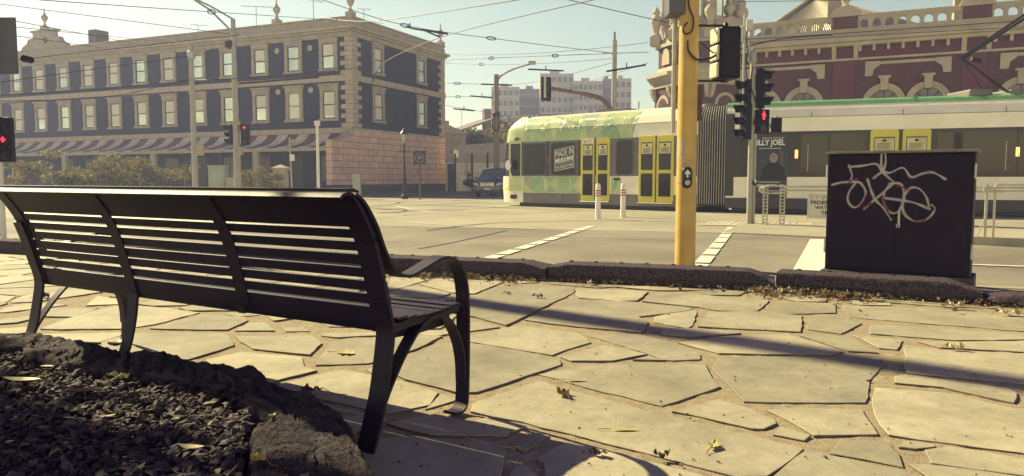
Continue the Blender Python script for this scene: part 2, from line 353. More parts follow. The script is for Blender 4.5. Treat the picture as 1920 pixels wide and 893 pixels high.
# fill the rest of the footpath with irregular cells
def kerb_y(x):
    for a, b in zip(KL, KL[1:]):
        if a.x <= x <= b.x: return a.y+(b.y-a.y)*(x-a.x)/(b.x-a.x)
    return 3.
rp = random.Random(3); sites = []
for _ in range(5000):
    p = Vector((rp.uniform(-13, 8), rp.uniform(-1.2, 12.5)))
    if p.y > kerb_y(p.x)+.5: continue
    if all((p-q).length > .42 for q in sites): sites.append(p)
boxes = [(min(p.x for p in s)-.02, max(p.x for p in s)+.02, min(p.y for p in s)-.02, max(p.y for p in s)+.02) for s in stones]
traced = list(stones)
for i, p in enumerate(sites):
    poly = [p+Vector(d) for d in ((-1, -1), (1, -1), (1, 1), (-1, 1))]
    for q in sites:
        if q is p or (q-p).length > 1.6: continue
        m_ = (p+q)/2; n = (q-p).normalized(); m_ = m_-n*.022; out = []
        for k in range(len(poly)):
            a, b = poly[k-1], poly[k]; da, db = (a-m_).dot(n), (b-m_).dot(n)
            if da <= 0: out.append(a)
            if (da < 0) != (db < 0) and da != db: out.append(a.lerp(b, da/(da-db)))
        poly = out
        if len(poly) < 3: break
    if len(poly) < 3: continue
    if any(q.y > kerb_y(q.x)-.04 for q in poly): 
        poly = [Vector((q.x, min(q.y, kerb_y(q.x)-.05))) for q in poly]
    hit = False; sm = samples(poly)
    for s, bx in zip(traced, boxes):
        if any(bx[0] < q.x < bx[1] and bx[2] < q.y < bx[3] and inside(q, s) for q in sm): hit = True; break
        if any(inside(q, poly) for q in samples(s)): hit = True; break
    if not hit: stones.append(poly)
    else:                                    # keep a smaller flag where one fits between its neighbours
        for f in (.75, .55, .4, .28):
            done = False
            for cc in poly+[p]:
                small = [cc.lerp(q, f) for q in poly]; sm = samples(small)
                if any(any(bx[0] < q.x < bx[1] and bx[2] < q.y < bx[3] and inside(q, s) for q in sm) or any(inside(q, small) for q in samples(s)) for s, bx in zip(traced, boxes)): continue
                c2 = sum(small, Vector((0, 0)))/len(small)
                small = [c2.lerp(q, .93) for q in small]; stones.append(small)
                traced.append(small); boxes.append((min(q.x for q in small), max(q.x for q in small), min(q.y for q in small), max(q.y for q in small)))
                done = True; break
            if done: break
pv = MB(); tones = []; TRN = 10**9
for s in stones:
    n = len(s); ar = sum(s[i-1].x*s[i].y-s[i].x*s[i-1].y for i in range(n))
    if ar < 0: s = s[::-1]
    if len(tones) < TRN:
        n = len(s); g = []
        for i in range(n):
            a, b, c_ = s[i-1], s[i], s[(i+1) % n]; d1_ = (b-a).normalized(); d2_ = (c_-b).normalized(); m1 = Vector((d1_.y, -d1_.x))+Vector((d2_.y, -d2_.x)); g.append(b+m1.normalized()*GROW if m1.length > .3 else b)
        s = g
    fine = []
    for i in range(n):
        a, b = s[i-1], s[i]; L = (b-a).length; k = max(1, int(L/.09)); d = (b-a)/max(L, 1e-6); nn = Vector((d.y, -d.x))
        for j in range(k):
            q = a.lerp(b, j/k)
            if j: q = q+nn*nz(q.x, q.y, 1., 7.)*.014
            elif k > 1: q = q.lerp(sum(s, Vector((0, 0)))/n, .012)
            fine.append(q)
    c = sum(fine, Vector((0, 0)))/len(fine); h = rp.uniform(-.002, .003); tx, ty = rp.uniform(-.004, .004), rp.uniform(-.004, .004)
    def zz(q): return h+tx*(q.x-c.x)+ty*(q.y-c.y)
    m_ = len(fine)
    inn = [q.lerp(c, min(.3, .0025/max((q-c).length, .01))) for q in fine]
    vs = [(q.x, q.y, -.024) for q in fine]+[(q.x, q.y, zz(q)-.002) for q in fine]+[(q.x, q.y, zz(q)) for q in inn]
    fs = [(i, (i+1) % m_, m_+(i+1) % m_, m_+i) for i in range(m_)]+[(m_+i, m_+(i+1) % m_, 2*m_+(i+1) % m_, 2*m_+i) for i in range(m_)]+[tuple(range(2*m_, 3*m_))]
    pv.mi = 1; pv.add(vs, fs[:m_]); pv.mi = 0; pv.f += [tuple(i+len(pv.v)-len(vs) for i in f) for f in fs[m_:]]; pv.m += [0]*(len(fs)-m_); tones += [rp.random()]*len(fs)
def paver_mat():
    m = bpy.data.materials.new('sandstone_flag'); nt, b = nt_of(m); b.inputs['Roughness'].default_value = .8; b.inputs['Specular IOR Level'].default_value = .3
    at_ = nt.nodes.new('ShaderNodeAttribute'); at_.attribute_name = 'tone'
    base = ramp_mix(nt, at_.outputs['Fac'], (.33, .305, .215), (.5, .455, .31))
    n1 = noise_node(nt, 2.2, 6., .6); n2 = noise_node(nt, 14., 4., .7); n3 = noise_node(nt, 160., 2.)
    for n_, lo, hi, a, c in ((n1, .3, .7, .66, 1.08), (n2, .3, .68, .82, 1.05), (n3, .62, .72, 1., .82)):
        st = ramp_mix(nt, contrast(nt, n_.outputs[0], lo, hi), (a, a, a*1.01), (c, c, c))
        mu = nt.nodes.new('ShaderNodeMix'); mu.data_type = 'RGBA'; mu.blend_type = 'MULTIPLY'; mu.inputs[0].default_value = 1
        nt.links.new(base.outputs[2], mu.inputs[6]); nt.links.new(st.outputs[2], mu.inputs[7]); base = mu
    nt.links.new(base.outputs[2], b.inputs['Base Color'])
    bp = nt.nodes.new('ShaderNodeBump'); bp.inputs['Strength'].default_value = .35; bp.inputs['Distance'].default_value = .01
    n4 = noise_node(nt, 26., 6., .65); nt.links.new(n4.outputs[0], bp.inputs['Height']); nt.links.new(bp.outputs[0], b.inputs['Normal'])
    return m
o = pv.build('paving_stones', [paver_mat(), mat('darkened_stone_edge', (.13, .1, .07), .95, 0, .4, 30)], fix=False)  # flag sides coloured darker to subdue their sunlit rims
tag(o, kind='structure')
atr = o.data.attributes.new('tone', 'FLOAT', 'FACE'); atr.data.foreach_set('value', tones)
# mortar bed under the flags: gritty, with real unevenness
mo = MB(); gx = [(-13+i*.055) for i in range(int(21/.055)+1)]
M_mort = mat('gritty_mortar', (.35, .29, .19), .95, 0, .22, 25, .9, 120, .2)
vs = []; fs = []; NX = 260; NY = 180
X0, X1, Y0, Y1 = -4.6, 6.2, 1.2, 8.4
for j in range(NY+1):
    for i in range(NX+1):
        x = X0+(X1-X0)*i/NX; y = Y0+(Y1-Y0)*j/NY
        vs.append((x, min(y, kerb_y(x)+.12), -.0085+.004*nz(x, y, 0, 9)+.003*nz(x, y, 3, 31)))
for j in range(NY):
    for i in range(NX): a = j*(NX+1)+i; fs.append((a, a+1, a+NX+2, a+NX+1))
mo.add(vs, fs); mo.build('mortar_bed', M_mort, smooth=True, fix=False)['kind'] = 'structure'
sheet('footpath_base', [off(p, .12) for p in KL]+[(9, -2), (-14, -2)], -.022, M_mort)
# ================================================================ park bench
BO = (-.465, 2.532); BANG = 58.154
bench = thing('park_bench', 'long dark slatted steel park bench seen from behind on the crazy paving', 'bench', (*BO, 0), R(BANG+90))
# local: x along the bench away to the left, forward (the side one sits) is local -y
BL = 2.465; XM = 1.59
def fwd(path): return [(-p[0], p[1]) for p in path]
backp = cat_rom([(.115, .40), (.1, .435), (.078, .53), (.05, .63), (.018, .73), (-.025, .81), (-.062, .862), (-.082, .888), (-.105, .900), (-.135, .897), (-.15, .885)], 10)
def arc_sub(P, s0, s1, n=7):
    L = [0.]
    for a, b in zip(P, P[1:]): L.append(L[-1]+(b-a).length)
    out = []
    for k in range(n+1):
        s = s0+(s1-s0)*k/n
        i = 0
        while i < len(L)-2 and L[i+1] < s: i += 1
        t = (s-L[i])/max(L[i+1]-L[i], 1e-9); out.append(P[i].lerp(P[i+1], min(max(t, 0), 1)))
    return out
tot = sum((b-a).length for a, b in zip(backp, backp[1:]))
bk = MB()
slots = [(0, .095)]
s = .095+.014
while s+.036 < .44: slots.append((s, s+.036)); s += .036+.0145
slots.append((s-.004, tot))
for a, b in slots: bk.ribbon(fwd(arc_sub(backp, a, b, 12 if b-a > .06 else 3)), .01, BL-.01, .012)
bk.ribbon(fwd([(-.035, .905), (-.06, .914), (-.085, .912)]), .04, BL-.02, .008)
for x0, x1 in ((.008, .1), (.8-.035, .8+.035), (XM-.035, XM+.035), (BL-.1, BL-.008)):
    bk.ribbon(fwd([Vector(p)+Vector((-.0095, 0)) for p in arc_sub(backp, 0, tot-.05, 24)]), x0, x1, .006)
bk.build('backrest', M_iron, bench, smooth=True)
st = MB(); n = 7
for i in range(n):
    y0 = .125+i*.0545; z = .447-.012*math.sin(math.pi*i/(n-1))
    st.ribbon(fwd([(y0, z), (y0+.025, z+.0015), (y0+(.0508 if i in (2, 4) else .0538), z)]), .012, BL-.012, .01)
st.ribbon(fwd([(.502, .449), (.525, .442), (.535, .42), (.53, .40)]), .012, BL-.012, .006)
st.ribbon(fwd([(.085, .40), (.13, .395), (.3, .385), (.5, .39)]), .06, .075, .05)
st.build('seat', M_iron, bench, smooth=True)
sr = MB()
for x in (.012, BL/3-.02, XM-.02, BL-.055):
    sr = MB(); sr.ribbon(fwd(cat_rom([(.09, .412), (.2, .424), (.35, .424), (.5, .436)], 4)), x, x+.043, .03); sr.build('seat_rail', M_iron, bench, smooth=True)
for i in range(6):
    b = MB(); b.lathe([(.009, 0), (.008, .004), (.0, .005)], (.035, -(.146+i*.0545), .4505-.012*math.sin(math.pi*i/6)), 8); b.build('bolt', M_dark, bench, smooth=True)
def end_frame(x0, x1):
    xa, xb = (x0-.002, x0+.078) if x0 < 1 else (x1-.078, x1+.002); a = MB(); a.ribbon(fwd(cat_rom([(-.025, .0), (-.0, .06), (.045, .18), (.072, .30), (.088, .40), (.08, .46), (.06, .53), (.033, .63), (.0, .73)], 8)), xa, xb, .013); a.build('rear_leg', M_iron, bench, smooth=True)
    a = MB(); a.ribbon(fwd(cat_rom([(.455, .012), (.50, .006), (.532, .022), (.544, .06), (.55, .2), (.553, .36), (.55, .48), (.53, .56), (.49, .615), (.43, .643), (.36, .640), (.27, .615), (.18, .597), (.11, .625), (.055, .70), (.012, .79), (-.045, .868), (-.09, .9)], 8)), x0, x1, .011); a.build('armrest', M_iron, bench, smooth=True)
    a = MB(); a.ribbon(fwd(cat_rom([(.0, .03), (.03, .12), (.09, .22), (.18, .33), (.27, .405), (.36, .425), (.44, .39), (.5, .31), (.53, .22), (.537, .12)], 8)), x0+.006, x1-.006, .011); a.build('leg_brace', M_iron, bench, smooth=True)
end_frame(0, .062); end_frame(BL-.062, BL)
a = MB(); a.ribbon(fwd(cat_rom([(-.025, .0), (-.0, .06), (.05, .18), (.08, .30), (.094, .40), (.1, .435)], 8)), XM-.035, XM+.035, .012); a.build('rear_leg', M_iron, bench, smooth=True)

# ================================================================ kerb stones
M_blue = mat('bluestone', (.045, .032, .047), .9, 0, .25, 55, 1., 45, .3, alt=(.22, .175, .19), lo=.4, hi=.9, bdist=.04)
def kl_at(px):
    for a, b in zip(KL, KL[1:]):
        r_ = (px-960)/FPX; f = lambda p: p.x-r_*(p.y*math.cos(PITCH)+CAMH*math.sin(PITCH))
        if f(a) <= 0 <= f(b): return a.lerp(b, -f(a)/(f(b)-f(a)))
def kerb_block(p, q, label, studs=True, chip=(0, 0), low=0., seed=0):
    d = q-p; L = d.length; t = thing('kerb_stone', label, 'kerb stone', (p.x, p.y, 0), math.atan2(d.y, d.x), 'bluestone kerb stones along the footpath edge')
    prof = [(.035, -.03), (.03, .03), (.028, .055), (.0, .062), (.004, .085), (.01, .115), (.016, .145), (.022, .156), (.04, .16), (.1, .161), (.16, .161), (.25, .16), (.33, .158), (.36, .15), (.36, -.2)]
    n = int(L/.035); vs = []; k = len(prof)
    for i in range(n+1):
        x = L*i/n
        e0 = max(0, 1-x/.16)*chip[0]+max(0, 1-(L-x)/.22)*chip[1]
        for j, (y, z) in enumerate(prof):
            zz = z*(1-low) if z > .058 else z
            if z > .058: zz -= e0*(z-.05)*(.7+.6*abs(nz(x, y, seed, 9)))
            rr = 0 if z < 0 else .003*nz(x+seed, y*2, z*2, 11)+.003*nz(x, y, z+seed, 37)
            vs.append((x, y-rr, zz+(rr*.7 if z > .058 else 0)))
    fs = [(i*k+j, i*k+j+1, (i+1)*k+j+1, (i+1)*k+j) for i in range(n) for j in range(k-1)]+[tuple(range(k)), tuple(range(n*k, n*k+k))]
    mb = MB(); mb.add(vs, fs); mb.build('block', M_blue, t, smooth=True)
    if studs:
        x = .15
        while x < L-.3:
            b = MB(); b.lathe([(.022, 0), (.02, .008), (.008, .012)], (x, .28, .159), 8); b.build('stud', M_dark, t, smooth=True); x += .24
kA, kB, kC, kD, kE = kl_at(1021), kl_at(1028), kl_at(1453), kl_at(1454), kl_at(1842)
def back(p, L): 
    d = (KL[0]-KL[1]).normalized(); return p+d*L if p.x-L*.93 < A0.x else p+d*L
p1 = KL[1]-(KL[1]-KL[0]).normalized()*.35
kerb_block(p1, kA, 'bluestone kerb stone ending behind the bench armrest, its right end broken open', chip=(0, .55), seed=1)
kerb_block(kB, kC, 'bluestone kerb stone in front of the yellow pole with a chipped right end', chip=(.35, .9), seed=2)
kerb_block(kD, kE, 'bluestone kerb stone in front of the graffitied cabinet', chip=(0, .8), seed=3)
kerb_block(kE+(KL[4]-KL[3]).normalized()*.004, kE+(KL[4]-KL[3]).normalized()*2.1, 'low worn bluestone kerb stone to the right of the graffitied cabinet', studs=False, chip=(.5, 0), low=.45, seed=4)
dl = (KL[0]-KL[1]).normalized(); q_ = p1+dl*.03
for i, lab in enumerate(('bluestone kerb stone seen through the upper bench slats', 'bluestone kerb stone beyond the far end of the bench', 'bluestone kerb stone farthest left past the bench end')):
    kerb_block(q_+dl*2.1, q_, lab, chip=(.1, .2), seed=6+i); q_ = q_+dl*2.13

# ================================================================ utility cabinet with graffiti
M_cab = mat('cabinet_paint', (.009, .004, .019), .5, 0, .35, 1.6, .12, 30, .16, alt=(.017, .009, .03))
M_cabt = mat('cabinet_lid_paint', (.16, .16, .14), .5, 0, .2, 4)
M_spray = mat('white_spray_paint', (.36, .33, .33), .7, 0, .3, 20, lo=.2, hi=.6)
M_sprayr = mat('red_spray_paint', (.16, .02, .05), .7, 0, .3, 20)
CW = 1.104; CZ = .1
cab = thing('utility_cabinet', 'dark two door street cabinet sprayed with white and red graffiti, standing behind the kerb', 'utility cabinet', (2.78, 6.6, CZ), math.atan2(-.61, .92))
mb = MB(); mb.box((0, 0, .05), (CW, .43, 1.06)); mb.build('body', M_cab, cab, bevel=.008)
mb = MB(); mb.box((-.012, -.03, 1.063), (CW+.02, .46, 1.085)); mb.build('lid', M_cabt, cab, bevel=.006)
mb = MB(); mb.box((-.03, -.045, -.3), (CW+.03, .46, .046)); mb.build('plinth', mat('plinth_concrete', (.09, .08, .075), .9, bump=.4), cab, bevel=.008)
for x0, x1 in ((.022, CW*.497), (CW*.503, CW-.022)):
    mb = MB(); mb.box((x0, -.012, .075), (x1, -.001, 1.045)); d_ = mb.build('door', M_cab, cab, bevel=.003)
    for z in (.2, .85):
        h = MB(); xx = -.004 if x0 < .1 else CW+.004; h.tube([(xx, -.008, z), (xx, -.008, z+.12)], .009, 8); h.build('hinge', M_galv, d_)
mb = MB(); mb.box((CW*.515, -.026, .46), (CW*.53, -.0125, .58)); mb.tube([(CW*.508, -.024, .47), (CW*.512, -.035, .44), (CW*.525, -.035, .44), (CW*.53, -.024, .47)], .006, 6); mb.build('hasp', M_galv, cab)
def stroke(mb, pts, w, y):
    P = cat_rom([((x-545)/700*CW, 1.07*(1-(q-98)/577.)) for x, q in pts], 6)
    L = []; Q = []
    for i, p in enumerate(P):
        t = (P[min(i+1, len(P)-1)]-P[max(i-1, 0)]).normalized(); nn = Vector((-t.y, t.x))*w*.5*(1+.5*nz(p.x, p.y, w, 14)-.25*(i/(len(P)-1)))
        L.append((p.x+nn.x, y, p.y+nn.y)); Q.append((p.x-nn.x, y, p.y-nn.y))
    k = len(P); mb.add(L+Q, [(i, i+1, k+i+1, k+i) for i in range(k-1)])
    for c in (P[0], P[-1]): mb.add([(c.x+w*.5*math.cos(a*.785), y-.0003, c.y+w*.5*math.sin(a*.785)) for a in range(8)], [tuple(range(8))])
gw = MB(); gr = MB(); gh = MB(); M_halo = mat('thin_overspray', (.1, .095, .095), .7, 0, .6, 40)
for i, q in enumerate(([(655, 155), (672, 200), (668, 218)], [(655, 162), (720, 158), (790, 150), (820, 185), (850, 210), (882, 236)], [(815, 103), (815, 150), (825, 182), (836, 140), (832, 103)],
    [(780, 215), (800, 200), (825, 186), (860, 190), (920, 168), (960, 210), (1010, 195), (1060, 190), (1118, 220)],
    [(572, 246), (620, 235), (700, 232), (730, 252), (744, 290), (715, 340), (682, 349), (656, 320), (660, 280), (690, 238)],
    [(750, 220), (770, 270), (790, 310), (832, 350), (872, 402)], [(880, 236), (830, 280), (770, 330), (740, 356)], [(860, 240), (910, 240), (930, 280), (925, 330), (900, 370), (860, 366), (835, 322), (835, 280), (858, 244)],
    [(830, 305), (900, 312), (980, 325), (1052, 352)], [(935, 285), (960, 258), (1000, 262), (1035, 300), (1050, 350)], [(930, 300), (925, 350), (950, 390), (1000, 408), (1050, 390), (1076, 350), (1060, 334)])):
    stroke(gh, q, .027, -.0124-.00008*i); stroke(gw, q, .0145, -.0135-.0002*i)
for i, q in enumerate(([(652, 242), (670, 226), (700, 216)], [(752, 283), (735, 320), (712, 348)], [(828, 298), (846, 342), (860, 372)], [(735, 352), (775, 328)], [(895, 248), (948, 264)], [(980, 402), (1010, 410), (1035, 396)])):
    stroke(gr, q, .014, -.0165-.0002*i)
gh.build('overspray', M_halo, cab, fix=False); gw.build('graffiti', M_spray, cab, fix=False); gr.build('graffiti', M_sprayr, cab, fix=False)['label'] = 'red graffiti strokes'

# ================================================================ traffic signals
def rzM(loc, yaw): return Matrix.Translation(Vector(loc)) @ Matrix.Rotation(yaw, 4, 'Z')
def arrow2d(s): return [(-.5*s, -.14*s), (.02*s, -.14*s), (-.14*s, -.36*s), (.06*s, -.42*s), (.48*s, 0), (.06*s, .42*s), (-.14*s, .36*s), (.02*s, .14*s), (-.5*s, .14*s)]
def man2d(mb, cx, y, cz, s):
    mb.prism([(cx+.09*s*math.cos(a*.628), cz+.36*s+.09*s*math.sin(a*.628)) for a in range(10)], 'y', y, y-.003)
    mb.prism([(cx+a*s, cz+b*s) for a, b in ((-.16, .24), (.16, .24), (.2, -.08), (.13, -.08), (.1, .1), (.1, -.46), (.02, -.46), (0, -.1), (-.02, -.46), (-.1, -.46), (-.1, .1), (-.13, -.08), (-.2, -.08))], 'y', y, y-.003)
def head(parent, loc, yaw, n=3, w=.3, p=.31, lit=None, board=0., vis=.24, name='signal_head', m=None):
    M = rzM(loc, yaw); h = n*p; mm = m or M_visor
    mb = MB(M); mb.box((-w/2, 0, 0), (w/2, .17, h))
    if board: mb.box((-w/2-board, .07, -board), (w/2+board, .085, h+board))
    o = mb.build(name, mm, parent, bevel=.02)
    for i in range(n):
        cz = p*(i+.5); r = p*.37
        v = MB(M); vs = []; K = 14
        for j in range(K+1):
            a = -R(40)+(math.pi+R(80))*j/K
            for rr in (r, r-.006):
                vs += [(rr*math.cos(a), -.002, cz+rr*math.sin(a)), (rr*math.cos(a), -vis*(.62+.38*max(0, math.sin(a))), cz+rr*math.sin(a))]
        fs = []
        for j in range(K): b = 4*j; fs += [(b, b+1, b+5, b+4), (b+2, b+6, b+7, b+3), (b+1, b+3, b+7, b+5)]
        v.add(vs, fs); v.build('visor', mm, o, smooth=True)
        l = MB(M); l.disc((0, -.004, cz), r-.008, 'y', -.01, 18); lo = l.build('lens', M_dark, o)
        sy = (lit or {}).get(i)
        if sy:
            g = MB(M)
            if sy == 'arrow': g.prism([(a, cz+b) for a, b in arrow2d(r*1.25)], 'y', -.016, -.02)
            elif sy == 'disc': g.disc((0, -.016, cz), r*.85, 'y', -.004, 18)
            else: man2d(g, 0, -.016, cz, p*.8)
            lo2 = g.build('lit_symbol', M_red_led, o)
    return o
# --- yellow pole
M_yel = mat('yellow_pole_paint', (.48, .29, .07), .5, 0, .3, 3.2, .1, 25, .4, alt=(.68, .47, .12), lo=.25, hi=.75)
yp = at(1284, 500, ROAD); YD = yp.y
pole = thing('signal_pole', 'thick yellow painted signal pole with a push button, behind the kerb stones', 'signal pole', (yp.x, yp.y, ROAD))
mb = MB(); mb.tube([(0, 0, -.03), (0, 0, 1.05), (-.004, 0, 1.06), (0, 0, 6)], [.128, .125, .122, .112], 28, True); mb.build('shaft', M_yel, pole, smooth=True)
mb = MB(); mb.lathe([(.1, 0), (.1292, .0), (.1292, .012), (.1, .012)], (0, 0, 1.06), 28); mb.build('band', mat('pole_band', (.55, .3, .06), .5), pole)
zb = hz(333, YD)-ROAD
mb = MB(); pts = [(.062*math.cos(a), .072+.062*math.sin(a)) for a in [math.pi*i/10 for i in range(11)]]+[(.062*math.cos(a), -.072+.062*math.sin(a)) for a in [math.pi+math.pi*i/10 for i in range(11)]]
mb.prism([(a, zb+b) for a, b in pts], 'y', -.105, -.185); pb = mb.build('push_button', M_dark, pole, bevel=.01)
pb.location = (-.03, 0, 0)
mb = MB(); mb.prism([(a, zb+b) for a, b in [(x+.0, z+.045) for x, z in [(-.012, -.045), (.012, -.045), (.012, .005), (.034, -.012), (.034, .016), (0, .05), (-.034, .016), (-.034, -.012), (-.012, .005)]]], 'y', -.186, -.19); mb.build('arrow', M_white, pb)
mb = MB(); mb.disc((0, -.186, zb-.065), .034, 'y', -.012, 18); mb.build('button', M_galv, pb, bevel=.003)
mb = MB(); z0, z1 = hz(318, YD)-ROAD, hz(262, YD)-ROAD
vs = []
for i in range(7):
    a = R(-152)+R(34)*i/6; r_ = .124
    vs += [(r_*math.cos(a), r_*math.sin(a), z0), (r_*math.cos(a), r_*math.sin(a), z1)]
mb.add(vs, [(2*i, 2*i+2, 2*i+3, 2*i+1) for i in range(6)]); mb.build('sticker', mat('worn_sticker', (.5, .42, .32), .6, 0, .4, 40), pole, smooth=True)
mb = MB(); mb.tube([(-.155, .12, 1.7), (-.155, .12, 6)], .028, 10)
for z in (2.0, 2.5, 3.0, 3.5): mb.box((-.16, .1, z), (-.05, .14, z+.03))
mb.build('conduit', M_galv, pole, smooth=True)
def wz(py): return hz(py, YD)-ROAD
def wx(px): return (px-1284)/FPX*YD
c = MB(); c.tube(cat_rom([(wx(1278), -.13, wz(-60)), (wx(1277), -.14, wz(10)), (wx(1286), -.15, wz(40)), (wx(1284), -.15, wz(62)), (wx(1272), -.15, wz(68)), (wx(1268), -.14, wz(58)), (wx(1276), -.13, wz(46))], 6), .011, 8); c.build('cable', M_dark, pole, smooth=True)
c = MB(); c.tube(cat_rom([(wx(1277), -.12, wz(80)), (wx(1279), -.14, wz(100)), (wx(1295), -.16, wz(116)), (wx(1320), -.12, wz(112)), (wx(1340), -.05, wz(97)), (wx(1349), -.02, wz(78))], 6), .014, 8); c.build('cable', M_dark, pole, smooth=True)
# upper left box and big head seen from its side
mb = MB(); mb.box((wx(1243), -.1, wz(30)), (wx(1275), .2, wz(-120))); mb.build('signal_head', mat('signal_back', (.1, .1, .12), .5), pole, bevel=.02)
hM = rzM((wx(1354), .02, 0), R(10))
mb = MB(hM); mb.box((-.135, -.14, wz(149)), (.135, .14, wz(52))); big = mb.build('signal_head', M_visor, pole, bevel=.03)
for i in range(3):
    l = MB(hM); za = wz(149)+(wz(52)-wz(149))*(i+.06)/3; zc = wz(149)+(wz(52)-wz(149))*(i+.94)/3
    l.box((-.175, -.11, za), (-.1365, .11, zc)); l.build('louvre', mat('pale_louvre', (.6, .58, .42), .5), big, bevel=.02)
mb = MB(); mb.tube([(0, 0, wz(48)), (wx(1352), .02, wz(48))], .016, 8); mb.tube([(wx(1352), .02, wz(55)), (wx(1352), .02, wz(42))], [.05, .02], 10); mb.tube([(0, 0, wz(152)), (wx(1358), .02, wz(152))], .014, 8); mb.tube([(wx(1352), .02, wz(146)), (wx(1352), .02, wz(155))], .04, 10)
mb.tube([(wx(1305), 0, wz(80)), (wx(1330), .0, wz(100))], .008, 6); mb.build('bracket', M_dark, pole, smooth=True)
mb = MB(); mb.box((wx(1302), .1, wz(225)), (wx(1315), .22, wz(157))); mb.build('junction_box', mat('brown_box', (.12, .06, .04), .6), pole, bevel=.01)
# --- grey signal pole by the tram stop
gp = at(1404, 421, ROAD); GD = gp.y; k18 = GD/FPX
sp = thing('traffic_signal', 'grey pole crowded with black signal heads and a red standing man light', 'traffic signal', (gp.x, gp.y, ROAD))
def gz(py): return hz(py, GD)-ROAD
def gx_(px): return (px-1404)*k18
mb = MB(); mb.tube([(0, 0, -.02), (0, 0, gz(118))], .062, 16); mb.build('pole', M_grey, sp, smooth=True)
mb = MB(); mb.lathe([(.085, 0), (.085, .22), (.07, .3), (.03, .34), (0, .345)], (0, 0, gz(118)), 16); mb.build('cap', mat('grey_cap', (.3, .33, .27), .55), sp, smooth=True)
mb = MB(); mb.tube([(.11, .03, -.02), (.11, .03, gz(250))], .04, 12); mb.box((.085, -.012, gz(340)), (.135, -.006, gz(295))); mb.build('conduit', M_grey, sp, smooth=True)
mb = MB(); mb.disc((.11, -.012, gz(343)), .07, 'y', -.06, 16); b_ = mb.build('push_button', M_dark, sp, bevel=.01)
mb = MB(); mb.prism([(.11+a, gz(340)+b) for a, b in [(-.01, -.05), (.01, -.05), (.01, 0), (.03, -.015), (.03, .01), (0, .045), (-.03, .01), (-.03, -.015), (-.01, 0)]], 'y', -.073, -.077); mb.build('arrow', M_white, b_)
head(sp, (gx_(1426), 0, gz(203)), R(62), 3, board=.04)
head(sp, (gx_(1388), .02, gz(262)), R(-78), 3, p=.29, board=.0)
head(sp, (gx_(1390), .05, gz(196)), R(-70), 2, p=.3)
head(sp, (gx_(1424), -.1, gz(251)), R(8), 2, w=.32, p=.29, lit={1: 'man'}, vis=.1)
head(sp, (gx_(1452), .1, gz(249)), R(170), 1, w=.24, p=.36, vis=.1)
mb = MB(); mb.tube([(0, 0, gz(235)), (gx_(1452), .05, gz(235))], .02, 8); mb.tube([(0, 0, gz(130)), (gx_(1436), 0, gz(130))], .02, 8); mb.tube([(0, 0, gz(200)), (gx_(1385), 0, gz(200))], .025, 8); mb.tube([(0, 0, gz(150)), (gx_(1386), 0, gz(150))], .025, 8); mb.tube([(0, 0, gz(255)), (gx_(1386), 0, gz(255))], .025, 8); mb.tube([(gx_(1452), .05, gz(222)), (gx_(1452), .05, gz(216))], .04, 8); mb.build('bracket', M_galv, sp, smooth=True)
mb = MB(); mb.tube([(gx_(1387.5), .0, gz(205)), (gx_(1387), 0, gz(28))], .028, 10); mb.tube([(gx_(1396), .0, gz(115)), (gx_(1395), 0, gz(80))], .02, 8)
mb.box((gx_(1391), -.06, gz(58)), (gx_(1401), .08, gz(38))); mb.box((gx_(1380), -.03, gz(78)), (gx_(1385), .03, gz(48))); mb.tube([(gx_(1374), 0, gz(58)), (gx_(1388), 0, gz(54))], .012, 6)
mb.build('mast', M_galv, sp, smooth=True)
c = MB(); c.tube(cat_rom([(gx_(1389), -.05, gz(70)), (gx_(1393), -.07, gz(100)), (gx_(1390), -.06, gz(130)), (gx_(1397), -.07, gz(165))], 6), .012, 6); c.build('cable', M_dark, sp, smooth=True)
c = MB(); c.tube(cat_rom([(gx_(1402), -.09, gz(125)), (gx_(1399), -.09, gz(160)), (gx_(1410), -.09, gz(200)), (gx_(1406), -.09, gz(235))], 6), .014, 6); c.build('cable', M_dark, sp, smooth=True)
# --- bollards
M_bred = mat('red_reflector', (.42, .05, .04), .5)
for px, py, lab in ((1121, 411, 'white bollard with red bands, the left one in front of the tram doors'), (1168, 408, 'white bollard with red bands, the right one nearer the yellow pole')):
    g = at(px, py, ROAD); t = thing('bollard', lab, 'bollard', (g.x, g.y, ROAD), 0, 'white bollards on the road')
    mb = MB(); mb.lathe([(.077, 0), (.075, .86), (.07, .93), (.045, .98), (0, .985)], (0, 0, 0), 12); mb.build('post', M_white, t, smooth=True)
    for z in (.63, .7, .77):
        mb = MB(); mb.lathe([(.06, 0), (.0785, 0), (.0785, .035), (.06, .035)], (0, 0, z), 12); mb.build('reflective_band', M_bred, t, smooth=True)
# --- fences on the tram stop
M_fence = mat('fence_galvanised', (.5, .46, .36), .5, .3, .15, 8)
d1 = Vector((.9135, -.4067, 0)); f0 = at(1434, 422, ROAD+.02)
fa = thing('stop_fence', 'tubular metal safety fence with a hanging sign, left of the cabinet', 'fence', (f0.x, f0.y, ROAD), R(-24), 'tram stop fences')
def rungpost(fence, x, h):
    mb = MB(); mb.box((x-.06, -.02, 0), (x-.035, .02, h)); mb.box((x+.035, -.02, 0), (x+.06, .02, h))
    for i in range(11): mb.box((x-.034, -.014, .06+i*.08), (x+.034, .014, .085+i*.08))
    mb.build('post', M_fence, fence)
for x in (0, .38, 2.2, 4.2): rungpost(fa, x, .93)
for zr in (.93, .845):
    mb = MB(); mb.tube([(.35, .0, zr), (4.8, 0, zr)], .022, 10); mb.build('rail', M_fence, fa, smooth=True)
mb = MB()
for k in range(3): mb.tube([(.05*k-.02+.13*math.sin(a), -.03*k, .86+.085*math.cos(a)) for a in [math.pi+math.pi*j/10 for j in range(11)]], .014, 8)
for zz in (.945, .775): mb.tube([(-.02, 0, zz), (.5, 0, zz+.0)], .018, 8)
